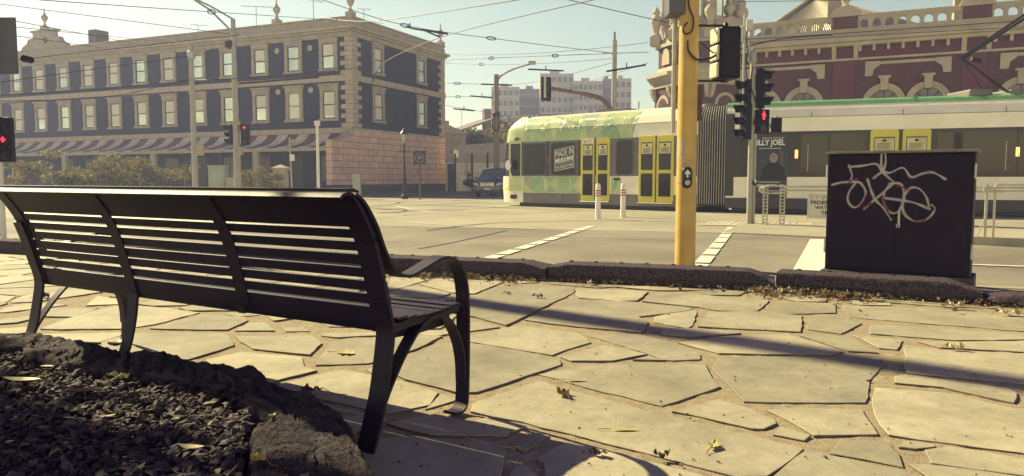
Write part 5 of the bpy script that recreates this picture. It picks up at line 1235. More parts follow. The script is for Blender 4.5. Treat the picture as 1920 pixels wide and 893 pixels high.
# ================================================================ red brick hall with a corner tower
M_rb = brickmat('red_brick', (.11, .036, .044), (.145, .052, .056), (.12, .085, .075), .24, .085, .012)
M_rb2 = mat('red_pilaster', (.125, .034, .046), .8, 0, .2, 2, .15, 40)
M_st = mat('cream_stone', (.52, .45, .31), .8, 0, .16, 1.1, .25, 30, alt=(.36, .31, .22), lo=.25, hi=.75)
HO = Vector((9.93, 45.2, 0)); HR = R(-26.5)
M_hg = mat('hall_window_glass', (.06, .07, .065), .1, 0, .3, .7, spec=.6)
hall = thing('brick_hall', 'ornate red brick hall with a cream balustrade, arched windows and an eight sided corner tower', 'building', (HO.x, HO.y, 0), HR)
HL = 25.
def zh(py, x=13.57): return hz(py, 44.5-.4067*x)
mb = MB(); mb.box((2.2, 0, -.1), (HL, 9, 8.0)); mb.build('wall', M_rb, hall)
PX = (2.95, 9.05, 15.12, 21.2)
for x in PX:
    mb = MB(); mb.box((x-.55, -.14, -.1), (x+.55, .02, 7.55)); mb.build('pilaster', M_rb2, hall, bevel=.01)
    for s_ in (-.62, .46):
        mb = MB(); mb.prism([(-.4, 8.05), (.0, 8.05), (.0, 7.38), (-.12, 7.38), (-.2, 7.6), (-.36, 7.85)], 'x', x+s_, x+s_+.22); mb.build('bracket', M_st, hall, bevel=.01)
def run(name, z0, z1, out, m, x0=2.2, bevel=.02):
    mb = MB(); mb.box((x0, -out, z0), (HL, .1, z1)); return mb.build(name, m, hall, bevel=bevel)
run('string_course', 7.3, 7.42, .17, M_st); run('frieze', 7.42, 8.05, .04, M_rb2); run('cornice', 8.05, 8.25, .42, M_st); run('cornice', 8.25, 8.5, .6, M_st); run('parapet_base', 8.5, 9.02, .12, M_st)
i = 0; x = 3.7
while x < HL:
    if all(abs(x-p) > .75 for p in PX):
        mb = MB(); mb.box((x-.07, -.34, 7.74), (x+.07, -.041, 8.05)); mb.build('dentil', M_st, hall)
    x += .68
# balustrade: arcade openings between piers
def arcade(x0, x1, n):
    w = (x1-x0)/n; mb = MB(); zb, zt, r = 9.02, 9.5, w*.33
    for k in range(n):
        a = x0+k*w; c = a+w/2; sp = zt-r-.06
        P = [(c-r, zb), (c-r, sp)]+[(c+r*math.cos(t), sp+r*math.sin(t)) for t in [math.pi-math.pi*j/10 for j in range(11)]]+[(c+r, sp), (c+r, zb)]
        Q = [(a, zb), (a, sp)]+[(a+(w)*j/10, zt) for j in range(11)]+[(a+w, sp), (a+w, zb)]
        m_ = len(P); vs = [(p[0], y, p[1]) for y in (-.1, .1) for p in P]+[(q[0], y, q[1]) for y in (-.1, .1) for q in Q]
        fs = []
        for j in range(m_-1):
            fs += [(j, j+1, 2*m_+j+1, 2*m_+j), (m_+j, 3*m_+j, 3*m_+j+1, m_+j+1), (j, m_+j, m_+j+1, j+1)]
        mb.add(vs, fs)
    mb.box((x0, -.16, zt), (x1, .16, 9.62)); mb.box((x0, -.2, 9.6), (x1, .2, 9.7))
    mb.build('balustrade', M_st, hall, fix=True)
def pier(x):
    mb = MB(); mb.box((x-.62, -.25, 9.02), (x+.62, .25, 9.62)); mb.build('pier', M_rb, hall)
    mb = MB(); mb.box((x-.78, -.34, 9.62), (x+.78, .34, 9.77)); mb.prism([(x+.74*math.cos(R(180-180*j/14)), 9.77+.42*math.sin(R(180-180*j/14))) for j in range(15)], 'y', -.3, .3); o = mb.build('pier_cap', M_st, hall, bevel=.02)
    mb = MB(); mb.lathe([(.22, 0), (.2, .1), (.1, .16), (.26, .42), (.3, .55), (.2, .75), (.1, .85), (.13, .95), (.05, 1.15), (0, 1.25)], (x, 0, 10.17), 14); mb.build('finial', M_st, o, smooth=True)
for a, b in zip(PX, PX[1:]): arcade(a+.62, b-.62, 8)
arcade(PX[-1]+.62, HL, 4)
for x in PX: pier(x)
# arched windows with hood moulds
def arch_window(c, zs, r):
    mb = MB(); P = arch_pts(c, zs, r, 18); vs = []
    for rad, y in ((r-.3, -.05), (r-.3, -.13), (r-.14, -.15), (r-.13, -.19), (r, -.2), (r, -.02)):
        vs += [(c+rad*math.cos(math.pi*j/18), y, zs+rad*math.sin(math.pi*j/18)) for j in range(19)]
    mb.add(vs, [(k*19+j, k*19+j+1, (k+1)*19+j+1, (k+1)*19+j) for k in range(5) for j in range(18)])
    mb.prism([(c-.16, zs+r-.36), (c+.16, zs+r-.36), (c+.2, zs+r+.28), (c-.2, zs+r+.28)], 'y', -.02, -.3); mb.box((c-.3, -.32, zs+r+.28), (c+.3, -.02, zs+r+.4))
    for s_ in (-1, 1): mb.box((c+s_*r-(.3 if s_ > 0 else 0), -.14, zs-3.4), (c+s_*r+(.3 if s_ < 0 else 0), -.02, zs))
    o = mb.build('window', M_st, hall, smooth=True)
    mb = MB(); mb.prism([(c-r+.29, zs-3.4)]+[(a, b) for a, b in arch_pts(c, zs, r-.29, 16)][::-1]+[(c+r-.29, zs-3.4)], 'y', -.012, -.004); mb.build('pane', M_hg, o)
    mb = MB()
    for a in (.25, .5, .75): mb.tube([(c, -.03, zs), (c+(r-.3)*math.cos(math.pi*a), -.03, zs+(r-.3)*math.sin(math.pi*a))], .035, 6)
    mb.box((c-(r-.3), -.06, zs-.05), (c+(r-.3), -.013, zs+.05)); mb.build('glazing_bar', M_rb2, o)
for c in (4.9, 7.1): arch_window(c-.05, 5.0, 1.04)
for c in (11.05, 13.1, 17.15, 19.2): arch_window(c, 4.95, 1.04)
for a, b in ((3.9, 8.1), (10.1, 14.1), (16.2, 20.2)):
    mb = MB(); mb.box((a, -.16, 7.0), (b, -.02, 7.16))
    for x, s_ in ((a, 1), (b, -1)): mb.prism([(x, 7.18), (x+s_*.7, 7.18), (x+s_*.7, 6.95), (x+s_*.42, 6.75), (x+s_*.36, 6.4), (x, 6.4)], 'y', -.2, -.021)
    mb.build('hood_mould', M_st, hall, bevel=.01)
# corrugated hipped roofs behind the balustrade
M_cor = mat('corrugated_iron', (.38, .35, .27), .5, .3, .12, 1.2)
def corr(v0, v1, v2, n, amp=.045):     # triangle / quad sheet from eaves v0-v1 up to ridge edge v2 (two points)
    (a, b), (c, d) = (v0, v1), v2; a, b, c, d = map(Vector, (a, b, c, d)); nn = (b-a).cross(c-a).normalized(); mb = MB(); vs = []; K = n*4
    for i in range(K+1):
        t = i/K; o = nn*amp*math.sin(i*math.pi/2)
        vs += [a.lerp(b, t)+o, c.lerp(d, t)+o]
    mb.add(vs, [(2*i, 2*i+2, 2*i+3, 2*i+1) for i in range(K)]); return mb
# roof one: ridge across, steep slope towards the street seen at its left hip
def roof(x0, x1, y0, y1, z0, z1, xa):
    ym = (y0+y1)/2; A = (xa, ym, z1)
    for a, b, n in (((x0, y0, z0), (x1, y0, z0), 62), ((x0, y1, z0), (x0, y0, z0), 40), ((x1, y0, z0), (x1, y1, z0), 40)):
        corr(a, b, (Vector(A)-(Vector(b)-Vector(a))*.004, Vector(A)+(Vector(b)-Vector(a))*.004), n, .03).build('roof', M_cor, hall)
    mb = MB(); mb.tube([(x0, y0, z0+.06), (xa, ym, z1+.06)], .09, 8); mb.tube([(x1, y0, z0+.06), (xa, ym, z1+.06)], .09, 8); mb.build('roof_ridge', M_st, hall, smooth=True)
roof(3.4, 13.6, 2.0, 9.0, 8.8, 12.1, 6.9)
for bx in (((7.9, 3.2, 8.8), (8.6, 3.9, 12.6)), ((14.3, 3.0, 8.5), (15.6, 4.2, 11.6))):
    mb = MB(); mb.box(*bx); mb.build('chimney', M_st, hall, bevel=.03)
# tower: eight sided
TC = (1.05, 1.3)
def oct_(r, z0, z1, name, m, r2=None, bevel=.0):
    r2 = r2 or r; mb = MB(); vs = []
    for rr_, z in ((r, z0), (r2, z1)):
        vs += [(TC[0]+rr_*math.cos(R(22.5+45*k)), TC[1]+rr_*math.sin(R(22.5+45*k)), z) for k in range(8)]
    mb.add(vs, [(k, (k+1) % 8, 8+(k+1) % 8, 8+k) for k in range(8)]+[tuple(range(8))[::-1], tuple(range(8, 16))]); return mb.build(name, m, hall, bevel=bevel)
oct_(2.75, -.1, 6.35, 'tower_wall', M_rb); oct_(2.86, 6.35, 6.6, 'tower_cornice', M_st); oct_(3.0, 6.6, 6.95, 'tower_cornice', M_st, 3.25); oct_(3.3, 6.95, 7.15, 'tower_cornice', M_st); oct_(2.7, 7.15, 7.55, 'tower_band', M_st, 2.6)
oct_(2.55, 7.55, 8.75, 'tower_wall', M_rb); oct_(2.75, 8.75, 8.95, 'tower_cornice', M_st); oct_(2.55, 8.95, 9.3, 'tower_band', M_st, 2.4); oct_(2.25, 9.3, 13.4, 'tower_drum', M_st); oct_(2.6, 13.4, 13.7, 'tower_cornice', M_st); oct_(2.2, 13.7, 15.5, 'tower_roof', M_cor, .4)
def face(k, rad):   # matrix of an octagon face: x along, -y outward
    a = R(45*k); ap = rad*math.cos(R(22.5))
    return Matrix.Translation((TC[0]+ap*math.cos(a), TC[1]+ap*math.sin(a), 0)) @ Matrix.Rotation(a+R(90), 4, 'Z')
for k in (4, 5, 6, 7):
    M = face(k, 2.25); mb = MB(M); mb.box((-.42, -.05, 10.3), (.42, -.01, 12.9)); mb.build('window', M_glass, hall)
    mb = MB(M)
    for x0, x1, z0, z1 in ((-.55, -.42, 10.2, 13.1), (.42, .55, 10.2, 13.1), (-.6, .6, 10.05, 10.2), (-.42, .42, 12.9, 13.1), (-.03, .03, 10.3, 12.9), (-.42, .42, 11.5, 11.58)): mb.box((x0, -.1, z0), (x1, -.0, z1))
    mb.prism([(-.5, 9.98), (.5, 9.98), (.42, 9.7), (.2, 9.5), (-.2, 9.5), (-.42, 9.7)], 'y', -.09, -.01); mb.build('window_frame', M_st, hall)
    M = face(k, 2.75); mb = MB(M); mb.prism([(-.7, 3.5)]+arch_pts(0, 5.2, .7, 14)[::-1]+[(.7, 3.5)], 'y', -.06, -.01); mb.build('blind_arch', M_st, hall)
    mb = MB(M); mb.prism([(-.52, 3.6)]+arch_pts(0, 5.2, .52, 14)[::-1]+[(.52, 3.6)], 'y', -.075, -.061); mb.build('blind_arch_infill', M_rb, hall)
    for x in (-.95, .95):
        mb = MB(M); mb.prism([(-.05, 6.35), (-.35, 6.35), (-.3, 6.1), (-.12, 5.7), (-.0, 5.6)], 'x', x-.12, x+.12); mb.build('bracket', M_st, hall)
    M = face(k, 2.55); mb = MB(M); mb.prism([(-.42, 7.7)]+arch_pts(0, 8.25, .4, 10)[::-1]+[(.42, 7.7)], 'y', -.1, -.01); mb.build('niche', M_st, hall)
for k in range(3, 8):
    a = R(22.5+45*k); x, y = TC[0]+2.72*math.cos(a), TC[1]+2.72*math.sin(a)
    mb = MB(); mb.box((x-.3, y-.3, 8.95), (x+.3, y+.3, 9.5)); mb.lathe([(.28, 0), (.3, .1), (.16, .2), (.22, .5), (.34, .8), (.36, 1.0), (.24, 1.2), (.16, 1.3), (.24, 1.45), (.1, 1.7), (0, 1.8)], (x, y, 9.5), 14); mb.build('tower_urn', M_st, hall, smooth=True)
    mb = MB(); mb.lathe([(.16, 0), (.13, .1), (.11, 2.6), (.17, 2.8)], (TC[0]+2.3*math.cos(a), TC[1]+2.3*math.sin(a), 10.2), 10); mb.build('colonnette', M_st, hall, smooth=True)

# ================================================================ poles, lamps and signs in the street
def pole_thing(name, label, cat, px, Y, top, r0, r1, m, group=None, rz=0., n=12):
    x = (px-960)/FPX*Y; t = thing(name, label, cat, (x, Y, ROAD), rz, group); h = hz(top, Y)-ROAD
    mb = MB(); mb.tube([(0, 0, -.05), (0, 0, h*.45), (0, 0, h)], [r0, (r0*.55+r1*.45), r1], n); mb.build('shaft', m, t, smooth=True); return t, h
def Zr(py, Y): return hz(py, Y)-ROAD
Y = 34.
t, h = pole_thing('tram_pole', 'slim pale tram wire pole left of the tall street light, with a cream box', 'pole', 368, Y, 84, .14, .1, M_grey)
mb = MB(); mb.box((.1, -.1, Zr(292, Y)), (.42, .1, Zr(272, Y))); mb.build('control_box', M_trim, t, bevel=.02)
mb = MB(); mb.lathe([(.17, 0), (.17, .3), (.1, .35)], (0, 0, Zr(110, Y)), 12); mb.tube([(0, 0, Zr(104, Y)), (.95, 0, Zr(90, Y))], .03, 6); mb.build('bracket_arm', M_galv, t, smooth=True)
t, h = pole_thing('street_light', 'tall grey street light with a two bar arm reaching up left, carrying red arrow signals', 'street light', 447, Y, 36, .17, .1, M_grey)
X = lambda px: (px-447)/FPX*Y
mb = MB(); mb.tube([(0, 0, Zr(62, Y)), (X(410), -.2, Zr(22, Y)), (X(376), -.4, Zr(-2, Y)), (X(345), -.5, Zr(-20, Y))], .045, 8); mb.tube([(0, 0, Zr(36, Y)), (X(410), -.2, Zr(14, Y)), (X(376), -.4, Zr(-3, Y))], .04, 8); mb.box((X(335), -.7, Zr(-26, Y)), (X(362), -.4, Zr(-18, Y))); mb.build('lamp_arm', M_galv, t, smooth=True)
mb = MB(); mb.lathe([(.0, -.2), (.2, -.1), (.2, .15), (.0, .25)], (-.2, 0, Zr(84, Y)), 10); mb.build('fitting', M_dark, t, smooth=True)
head(t, (X(464), -.1, Zr(272, Y)), R(-6), 3, w=.38, p=.31, lit={2: 'arrow'}, vis=.12)
head(t, (X(432), .1, Zr(272, Y)), R(-50), 3, w=.32, p=.31)
mb = MB(); mb.box((X(452), -.2, Zr(291, Y)), (X(458), .1, Zr(276, Y))); mb.box((X(444), -.22, Zr(235, Y)), (X(457), -.1, Zr(228, Y))); mb.tube([(X(453), -.1, 0), (X(453), -.1, Zr(290, Y))], .06, 8); mb.build('control_box', M_trim, t)
Y = 31.
t, h = pole_thing('slender_pole', 'slender pale pole in front of the verandah end, with a square cap', 'pole', 598, Y, 236, .07, .06, M_white)
mb = MB(); mb.box((-.1, -.1, h), (.1, .1, h+.2)); mb.build('cap', M_white, t)
t, h = pole_thing('sign_post', 'thin leaning sign post with a small white plate, left of the slender pale pole', 'sign', 549, 34., 258, .04, .04, M_grey); t.rotation_euler.y = R(-1.5)
mb = MB(); mb.box((-.02, -.06, Zr(302, 34)), (.2, -.045, Zr(290, 34))); mb.build('plate', M_white, t)
mb = MB(); mb.box((0, -.03, Zr(267, 34)), (.55, .0, Zr(262, 34))); mb.build('plate', M_grey, t)
# roadside cabinets and pillars
def cabinet(label, px0, px1, py, Y, m, dep=.5, cat='cabinet', name='roadside_cabinet'):
    x0, x1 = (px0-960)/FPX*Y, (px1-960)/FPX*Y; t = thing(name, label, cat, (x0, Y, ROAD)); h = Zr(py, Y)
    mb = MB(); mb.box((0, 0, -.02), (x1-x0, dep, h-.05)); mb.build('body', m, t, bevel=.02); mb = MB(); mb.box((-.03, -.03, h-.05), (x1-x0+.03, dep+.03, h+.02)); mb.build('lid', m, t, bevel=.01)
    mb = MB(); mb.box((.06, -.012, .2), (x1-x0-.06, -.001, h-.15)); mb.build('door', m, t, bevel=.005); return t
M_pg = mat('pale_green_paint', (.33, .38, .3), .6, 0, .15, 2)
cabinet('pale green roadside cabinet between the slim pole and the street light', 392, 423, 311, 36, M_pg)
cabinet('small vented box at the foot of the street light', 424, 443, 334, 36, M_trim, .4)
cabinet('narrow pale green roadside pillar before the rusticated stone wall', 662, 676, 327, 40.5, M_pg, .3)
gx0 = (528-960)/FPX*44; t = thing('gate_pillar', 'cream stone gate pillar with a pyramid cap in front of the verandah', 'pillar', (gx0, 44, ROAD)); h = Zr(318, 44)
mb = MB(); mb.box((-.36, -.36, 0), (.36, .36, h)); mb.build('shaft', M_trim2, t, bevel=.02); mb = MB(); mb.box((-.44, -.44, h), (.44, .44, h+.1)); mb.add([(-.44, -.44, h+.1), (.44, -.44, h+.1), (.44, .44, h+.1), (-.44, .44, h+.1), (0, 0, h+.3)], [(0, 1, 4), (1, 2, 4), (2, 3, 4), (3, 0, 4)]); mb.build('cap', M_st, t)
# old lamp post
Y = 41.; t = thing('lamp_post', 'ornate dark Victorian lamp post in front of the stone side wall', 'lamp post', ((759-960)/FPX*Y, Y, ROAD)); h = Zr(268, Y)
mb = MB(); mb.lathe([(.2, 0), (.2, .15), (.13, .25), (.17, .4), (.12, .55), (.1, 1.0), (.13, 1.05), (.08, 1.15), (.06, 1.7), (.09, 1.76), (.05, 1.84), (.05, h-.5), (.09, h-.45), (.05, h-.38), (.045, h-.1), (.1, h-.05), (.06, h)], (0, 0, 0), 14); mb.tube([(-.3, 0, h-.5), (.3, 0, h-.5)], .02, 6); mb.build('post', M_dark, t, smooth=True)
mb = MB(); mb.lathe([(.1, 0), (.2, .45)], (0, 0, h), 6); mb.build('lantern_glass', mat('lantern_glass', (.5, .48, .38), .2), t)
mb = MB(); mb.lathe([(.23, .45), (.2, .52), (.08, .68), (.1, .74), (.03, .8), (.02, .95), (0, 1.0)], (0, 0, h), 12)
for k in range(6): a = R(60*k); mb.tube([(.1*math.cos(a), .1*math.sin(a), h), (.2*math.cos(a), .2*math.sin(a), h+.45)], .012, 5)
mb.build('lantern_cap', M_dark, t)
# speed sign
Y = 40.; t, h = pole_thing('speed_sign', 'dark electronic speed limit sign showing 40 on a thin brown post', 'sign', 788, Y, 308, .05, .05, mat('brown_post', (.12, .08, .06), .7)); W = .32
mb = MB(); mb.box((-W, -.1, h-.02), (W, .04, h+.7)); bd = mb.build('board', M_dark, t, bevel=.02)
mb = MB(); vs = [(r_*math.cos(R(15*k)), -.105, h+.34+r_*math.sin(R(15*k))) for r_ in (.22, .25) for k in range(24)]; mb.add(vs, [(k, (k+1) % 24, 24+(k+1) % 24, 24+k) for k in range(24)]); put_text(mb, '40', -.13, h+.24, -.105, .28, .26, .006); mb.build('numerals', mat('sign_grey', (.32, .3, .28), .6), bd, fix=False)
# street light behind the tram and the mast arm signal
Y = 48.; t, h = pole_thing('street_light', 'dark weathered street light pole with a curved single arm, rising behind the tram front', 'street light', 931, Y, 140, .2, .15, M_wood)
X = lambda px: (px-931)/FPX*Y
mb = MB(); mb.tube([(0, 0, Zr(160, Y)), (0, 0, Zr(143, Y))], .1, 8); mb.tube(cat_rom([(0, 0, Zr(156, Y)), (X(940), 0, Zr(143, Y)), (X(960), 0, Zr(131, Y)), (X(985), 0, Zr(123, Y)), (X(1003), 0, Zr(118, Y))], 5), .05, 8); mb.tube([(0, 0, Zr(145, Y)), (X(965), 0, Zr(130, Y))], .03, 6); mb.tube([(X(-3+931), 0, Zr(180, Y)), (X(928), 0, Zr(144, Y))], .05, 6); mb.build('lamp_arm', M_grey, t, smooth=True)
mb = MB(); mb.box((X(990), -.15, Zr(121, Y)), (X(1004), .15, Zr(115, Y))); mb.build('lamp_head', M_grey, t, bevel=.04)
mb = MB(); mb.tube([(.24*math.cos(a*.5), -.25, Zr(232, Y)+.5*math.sin(a*.5)) for a in range(14)], .04, 6); mb.lathe([(.24, 0), (.24, .2), (.15, .3)], (0, 0, Zr(218, Y)), 10); mb.build('cable_coil', M_dark, t, smooth=True)
Y = 38.; t, h = pole_thing('mast_arm_signal', 'brown curved mast arm carrying a hanging signal, on a tall pale pole above the tram', 'traffic signal', 1149, Y, 75, .16, .12, M_grey)
X = lambda px: (px-1149)/FPX*Y
mb = MB(); mb.tube([(0, 0, h), (0, 0, Zr(60, Y))], .05, 8); mb.tube(cat_rom([(X(1143), -.1, Zr(230, Y)), (X(1142), -.1, Zr(206, Y)), (X(1128), -.1, Zr(188, Y)), (X(1100), -.1, Zr(178, Y)), (X(1060), -.1, Zr(171, Y)), (X(1026), -.1, Zr(165, Y))], 6), [.12]*10+[.11]*10+[.085]*11, 12); mb.build('mast_arm', mat('mast_brown', (.17, .11, .08), .6), t, smooth=True)
head(t, (X(1024), -.25, Zr(188, Y)), R(20), 3, w=.44, p=.36, board=.05, vis=.14)
mb = MB(); mb.box((X(1018), -.62, Zr(186, Y)), (X(1022), -.58, Zr(147, Y))); mb.box((X(1127), -.05, Zr(99, Y)), (X(1172), .05, Zr(98, Y)-.05)); mb.build('bracket', M_galv, t)

# ================================================================ overhead wires
def wire(label, pts, r=.014, sag=0., ins=(), group='overhead tram wires'):
    P = [aty(u, v, Y) for u, v, Y in pts]; o = P[0].copy(); full = []
    if len(P) == 2:
        n = 14
        for i in range(n+1): t = i/n; q = P[0].lerp(P[1], t); q.z -= sag*4*t*(1-t); full.append(q-o)
    else: full = [Vector(p)-o for p in cat_rom(P, 5)]
    t = thing('overhead_wire', label, 'wire', o, 0, group)
    mb = MB(); mb.tube(full, r, 5, False); mb.build('cable', M_wire, t, smooth=True)
    for k in ins:
        i = min(len(full)-2, int(k*len(full))); p = full[i]; d = (full[i+1]-p).normalized(); mb = MB()
        u_ = Vector((0, 0, 1)); mb.tube([p+d*.3*math.cos(a*.45)+u_*.09*math.sin(a*.45) for a in range(15)], r*1.6, 5); mb.build('insulator', M_dark, t, smooth=True)
wire('wire crossing the top left corner, ending above the slim pale pole', [(-30, 4, 30), (430, 64, 34)], .013)
wire('wire along the top left edge with an oval insulator, running past the street light arm', [(73, 0, 22), (300, 16, 27), (480, 28, 34), (720, 44, 52)], .013, 0, (.5,))
wire('wire from behind the left signal to the chimney of the terrace', [(20, 38, 20), (265, 84, 50)], .01, 0, ())
wire('wire just under it passing the pediment finial', [(20, 50, 20), (310, 79, 52)], .01)
wire('short wire with an oval insulator right of the left signal', [(20, 66, 20), (190, 90, 45)], .011, 0, (.2,))
wire('pale wire rising across the terrace parapet to the tall street light', [(-20, 118, 24), (447, 66, 34)], .014)
wire('wire rising across the upper windows to the bracket of the slim pole', [(-40, 160, 24), (357, 105, 34)], .014)
wire('wire across the upper windows from the left edge to the pale pole', [(-30, 180, 24), (360, 149, 34)], .014, .1)
wire('lowest long wire across the terrace between its window rows', [(0, 190, 24), (200, 182, 30), (355, 150, 34)], .014)
wire('wire crossing the terrace from the pale pole to the side wall', [(368, 150, 34), (447, 147, 34), (660, 128, 44), (705, 115, 46)], .014, 0, (.6,))
wire('thick feeder bar clamped to the street light below the upper windows', [(448, 157, 34), (597, 145, 38)], .045)
wire('wire from the terrace corner up to the top edge of the photo', [(600, 33, 46), (700, 40, 40), (990, -3, 26)], .02, 0, (.25,))
wire('taut wire from the terrace side wall through its corner finial to the top edge', [(698, 152, 46), (724, 115, 44), (840, 66, 38), (1125, -3, 26)], .02, 0, (.1,))
wire('wire dropping from the top edge towards the hall tower', [(1040, -6, 30), (1260, 45, 34)], .018)
wire('wire from above the terrace corner descending right behind the mast arm pole', [(590, -5, 36), (760, 48, 40), (960, 77, 44), (1150, 100, 46)], .018, 0, (.35, .6))
wire('uppermost of the level wires between the terrace and the hall', [(838, 102, 56), (1215, 80, 40)], .016, .25)
wire('level wire under it with small clamps', [(836, 113, 56), (1000, 106, 48), (1215, 98, 40)], .02, 0, (.3, .6))
wire('level wire reaching the mast arm pole from the terrace', [(836, 118, 56), (1147, 110, 38)], .016, .2, (.3,))
wire('wire at the level of the string course towards the tower blocks', [(838, 156, 56), (985, 157, 52), (1147, 118, 38)], .015, 0, (.1,))
wire('wire below the tower block roofs running to the hall', [(836, 182, 58), (1020, 174, 50), (1215, 118, 40)], .014, 0, (.1,))
wire('lowest wire over the small brick house', [(836, 198, 58), (950, 218, 60), (1010, 235, 66)], .014)
wire('wire passing in front of the hall balustrade', [(1270, 80, 30), (1500, 68, 34), (1930, 38, 34)], .018)
wire('wire in front of the hall parapet above the tram roof', [(1300, 95, 30), (1440, 78, 30), (1930, 50, 28)], .014)
wire('pale contact wire reaching right from the signal cluster', [(1372, 96, 24), (1460, 74, 24), (1560, 66, 26)], .02)
wire('long thin wire above the hall roof along the top edge', [(1380, 3, 32), (1560, 1, 34), (1930, -8, 36)], .014)
for lab, pts in (('trolley bracket above the terrace right corner with a hooked end', [(762, 50, 40), (775, 54, 40), (840, 64, 40), (790, 55, 40), (825, 70, 40)]), ('dark switch bracket on the wires above the mast arm signal', [(990, 130, 44), (1057, 133, 44)]), ('dark switch bracket on the wires by the tall weathered street light', [(902, 158, 48), (960, 160, 48)]), ('dark bracket on the wires left of the weathered street light', [(882, 180, 50), (925, 184, 50)]), ('dark bracket on the wires above the parked van', [(850, 204, 52), (890, 208, 52)]), ('dark splice bar on the wires left of the hall tower', [(1138, 134, 36), (1210, 122, 38)])):
    P = [aty(*p) for p in pts]; t = thing('wire_bracket', lab, 'wire bracket', P[0], 0, 'brackets on the overhead wires'); mb = MB(); mb.tube([p-P[0] for p in P], .05, 6); q = (P[0]+P[1])/2-P[0]; mb.tube([q, q+Vector((0, 0, .25))], .03, 5); mb.build('bar', M_dark, t)

# ================================================================ outside the frame: what shades the bed and the paving
t = thing('tram_pole', 'tall steel tram pole standing on the footpath left of the photo', 'pole', (-10.9, 14.55, 0)); mb = MB(); mb.tube([(0, 0, 0), (0, 0, 12.5)], [.2, .16], 14); mb.build('shaft', M_grey, t, smooth=True)
t = thing('tree', 'street tree left of the photo shading the garden bed', 'tree', (-6.6, 5.0, 0)); rg = random.Random(77)
mb = MB(); mb.tube([(0, 0, -.05), (.1, 0, 1.6), (.4, -.1, 3.0), (.6, 0, 4.2)], [.2, .16, .12, .06], 10)
for k in range(7): a = rg.uniform(0, 6.28); mb.tube([(.3, 0, 2.6), (.6+.6*math.cos(a), .6*math.sin(a), 3.4), (.6+1.2*math.cos(a), 1.2*math.sin(a), 4.0)], [.07, .045, .015], 6)
mb.build('trunk', M_wood, t, smooth=True)
for k, (cx, cy, cz, r_) in enumerate(((.0, .0, 4.0, 1.5), (-.9, -1.4, 4.2, 1.5), (1.1, -.9, 3.6, 1.25), (-1.6, -2.6, 4.4, 1.5))):
    mb = MB(); clump(mb, (cx, cy, cz), (r_*1.3, r_*1.1, r_), 3200, .11, rg); mb.build('crown', M_fol, t, fix=False)

# ================================================================ light, sky, camera
EL, AZ = R(34), R(50)
w = bpy.data.worlds.new('World'); S.world = w; w.use_nodes = True; nt = w.node_tree; nt.nodes.clear()
out = nt.nodes.new('ShaderNodeOutputWorld'); bg = nt.nodes.new('ShaderNodeBackground'); sky = nt.nodes.new('ShaderNodeTexSky'); sky.sky_type = 'NISHITA'; sky.sun_disc = False
sky.sun_elevation = EL; sky.sun_rotation = -AZ; sky.air_density = 1.0; sky.dust_density = .4; sky.ozone_density = 1.
tc = nt.nodes.new('ShaderNodeTexCoord'); sx_ = nt.nodes.new('ShaderNodeSeparateXYZ'); nt.links.new(tc.outputs['Generated'], sx_.inputs[0])
rp_ = nt.nodes.new('ShaderNodeValToRGB'); nt.links.new(sx_.outputs[2], rp_.inputs[0])
rp_.color_ramp.elements[0].position = 0.; rp_.color_ramp.elements[0].color = SKY_LOW
rp_.color_ramp.elements[1].position = .37; rp_.color_ramp.elements[1].color = SKY_HIGH
e_ = rp_.color_ramp.elements.new(.235); e_.color = SKY_MID
mx = nt.nodes.new('ShaderNodeMix'); mx.data_type = 'RGBA'; mx.blend_type = 'MULTIPLY'; mx.inputs[0].default_value = 1
nt.links.new(sky.outputs[0], mx.inputs[6]); nt.links.new(rp_.outputs[0], mx.inputs[7]); 
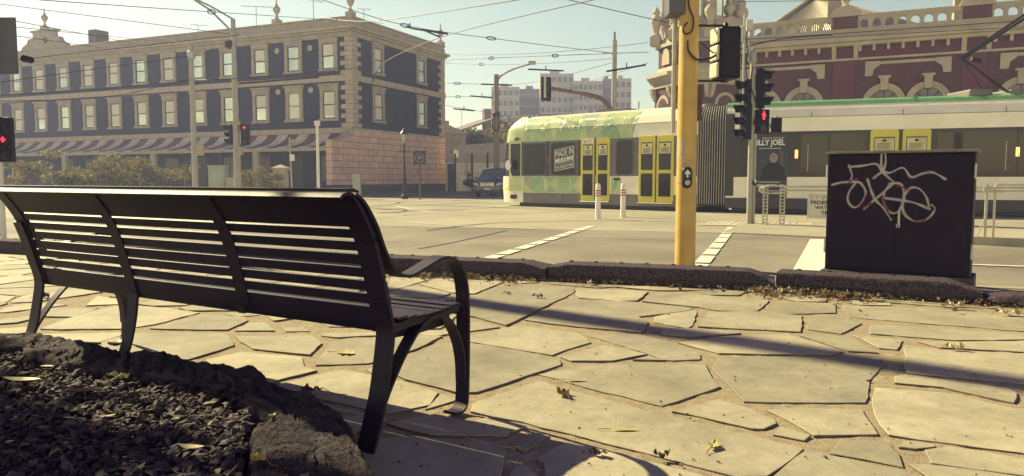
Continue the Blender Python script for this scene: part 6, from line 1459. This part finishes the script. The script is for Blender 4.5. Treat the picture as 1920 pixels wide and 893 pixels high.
# added warm boost to the sky behind the camera, fills the shaded fronts
mr_ = nt.nodes.new('ShaderNodeMapRange'); mr_.interpolation_type = 'SMOOTHSTEP'; mr_.inputs[1].default_value = -.05; mr_.inputs[2].default_value = -.75
nt.links.new(sx_.outputs[1], mr_.inputs[0])
m2 = nt.nodes.new('ShaderNodeMix'); m2.data_type = 'RGBA'; m2.inputs[6].default_value = (1, 1, 1, 1); m2.inputs[7].default_value = SKY_BACK; nt.links.new(mr_.outputs[0], m2.inputs[0])
m3 = nt.nodes.new('ShaderNodeMix'); m3.data_type = 'RGBA'; m3.blend_type = 'MULTIPLY'; m3.inputs[0].default_value = 1; nt.links.new(mx.outputs[2], m3.inputs[6]); nt.links.new(m2.outputs[2], m3.inputs[7])
nt.links.new(m3.outputs[2], bg.inputs[0]); bg.inputs[1].default_value = SKY_STR; nt.links.new(bg.outputs[0], out.inputs[0])
sd = bpy.data.lights.new('sun', 'SUN'); sd.energy = SUN_E; sd.angle = R(.53); sd.color = SUN_COL
so = bpy.data.objects.new('sun', sd); COL.objects.link(so)
to_sun = Vector((-math.sin(AZ)*math.cos(EL), math.cos(AZ)*math.cos(EL), math.sin(EL))); so.rotation_euler = to_sun.to_track_quat('Z', 'Y').to_euler(); so.location = to_sun*50
if HAZE:
    m = bpy.data.materials.new('haze'); m.use_nodes = True; n_ = m.node_tree; n_.nodes.clear(); o_ = n_.nodes.new('ShaderNodeOutputMaterial'); v_ = n_.nodes.new('ShaderNodeVolumePrincipled'); v_.inputs['Density'].default_value = HAZE; v_.inputs['Color'].default_value = (*HAZE_C, 1); v_.inputs['Anisotropy'].default_value = HAZE_G; n_.links.new(v_.outputs[0], o_.inputs['Volume'])
    mb = MB(); mb.box((-190, -60, -1.4), (190, 215, 34)); hz_o = mb.build('haze', m); hz_o['kind'] = 'stuff'
cd = bpy.data.cameras.new('camera'); cam = bpy.data.objects.new('camera', cd); COL.objects.link(cam); cd.sensor_width = 36; cd.lens = 36*FPX/1920; cd.clip_start = .05; cd.clip_end = 3000
cam.location = (0, 0, CAMH); cam.rotation_euler = (R(90)-PITCH, 0, 0); S.camera = cam
cd.dof.use_dof = False
S.view_settings.view_transform = 'Standard'; S.view_settings.look = 'None'; S.view_settings.exposure = EXPO; S.view_settings.gamma = 1; S.view_settings.use_curve_mapping = False
S.cycles.use_denoising = True; S.cycles.max_bounces = 6; S.cycles.volume_bounces = 0
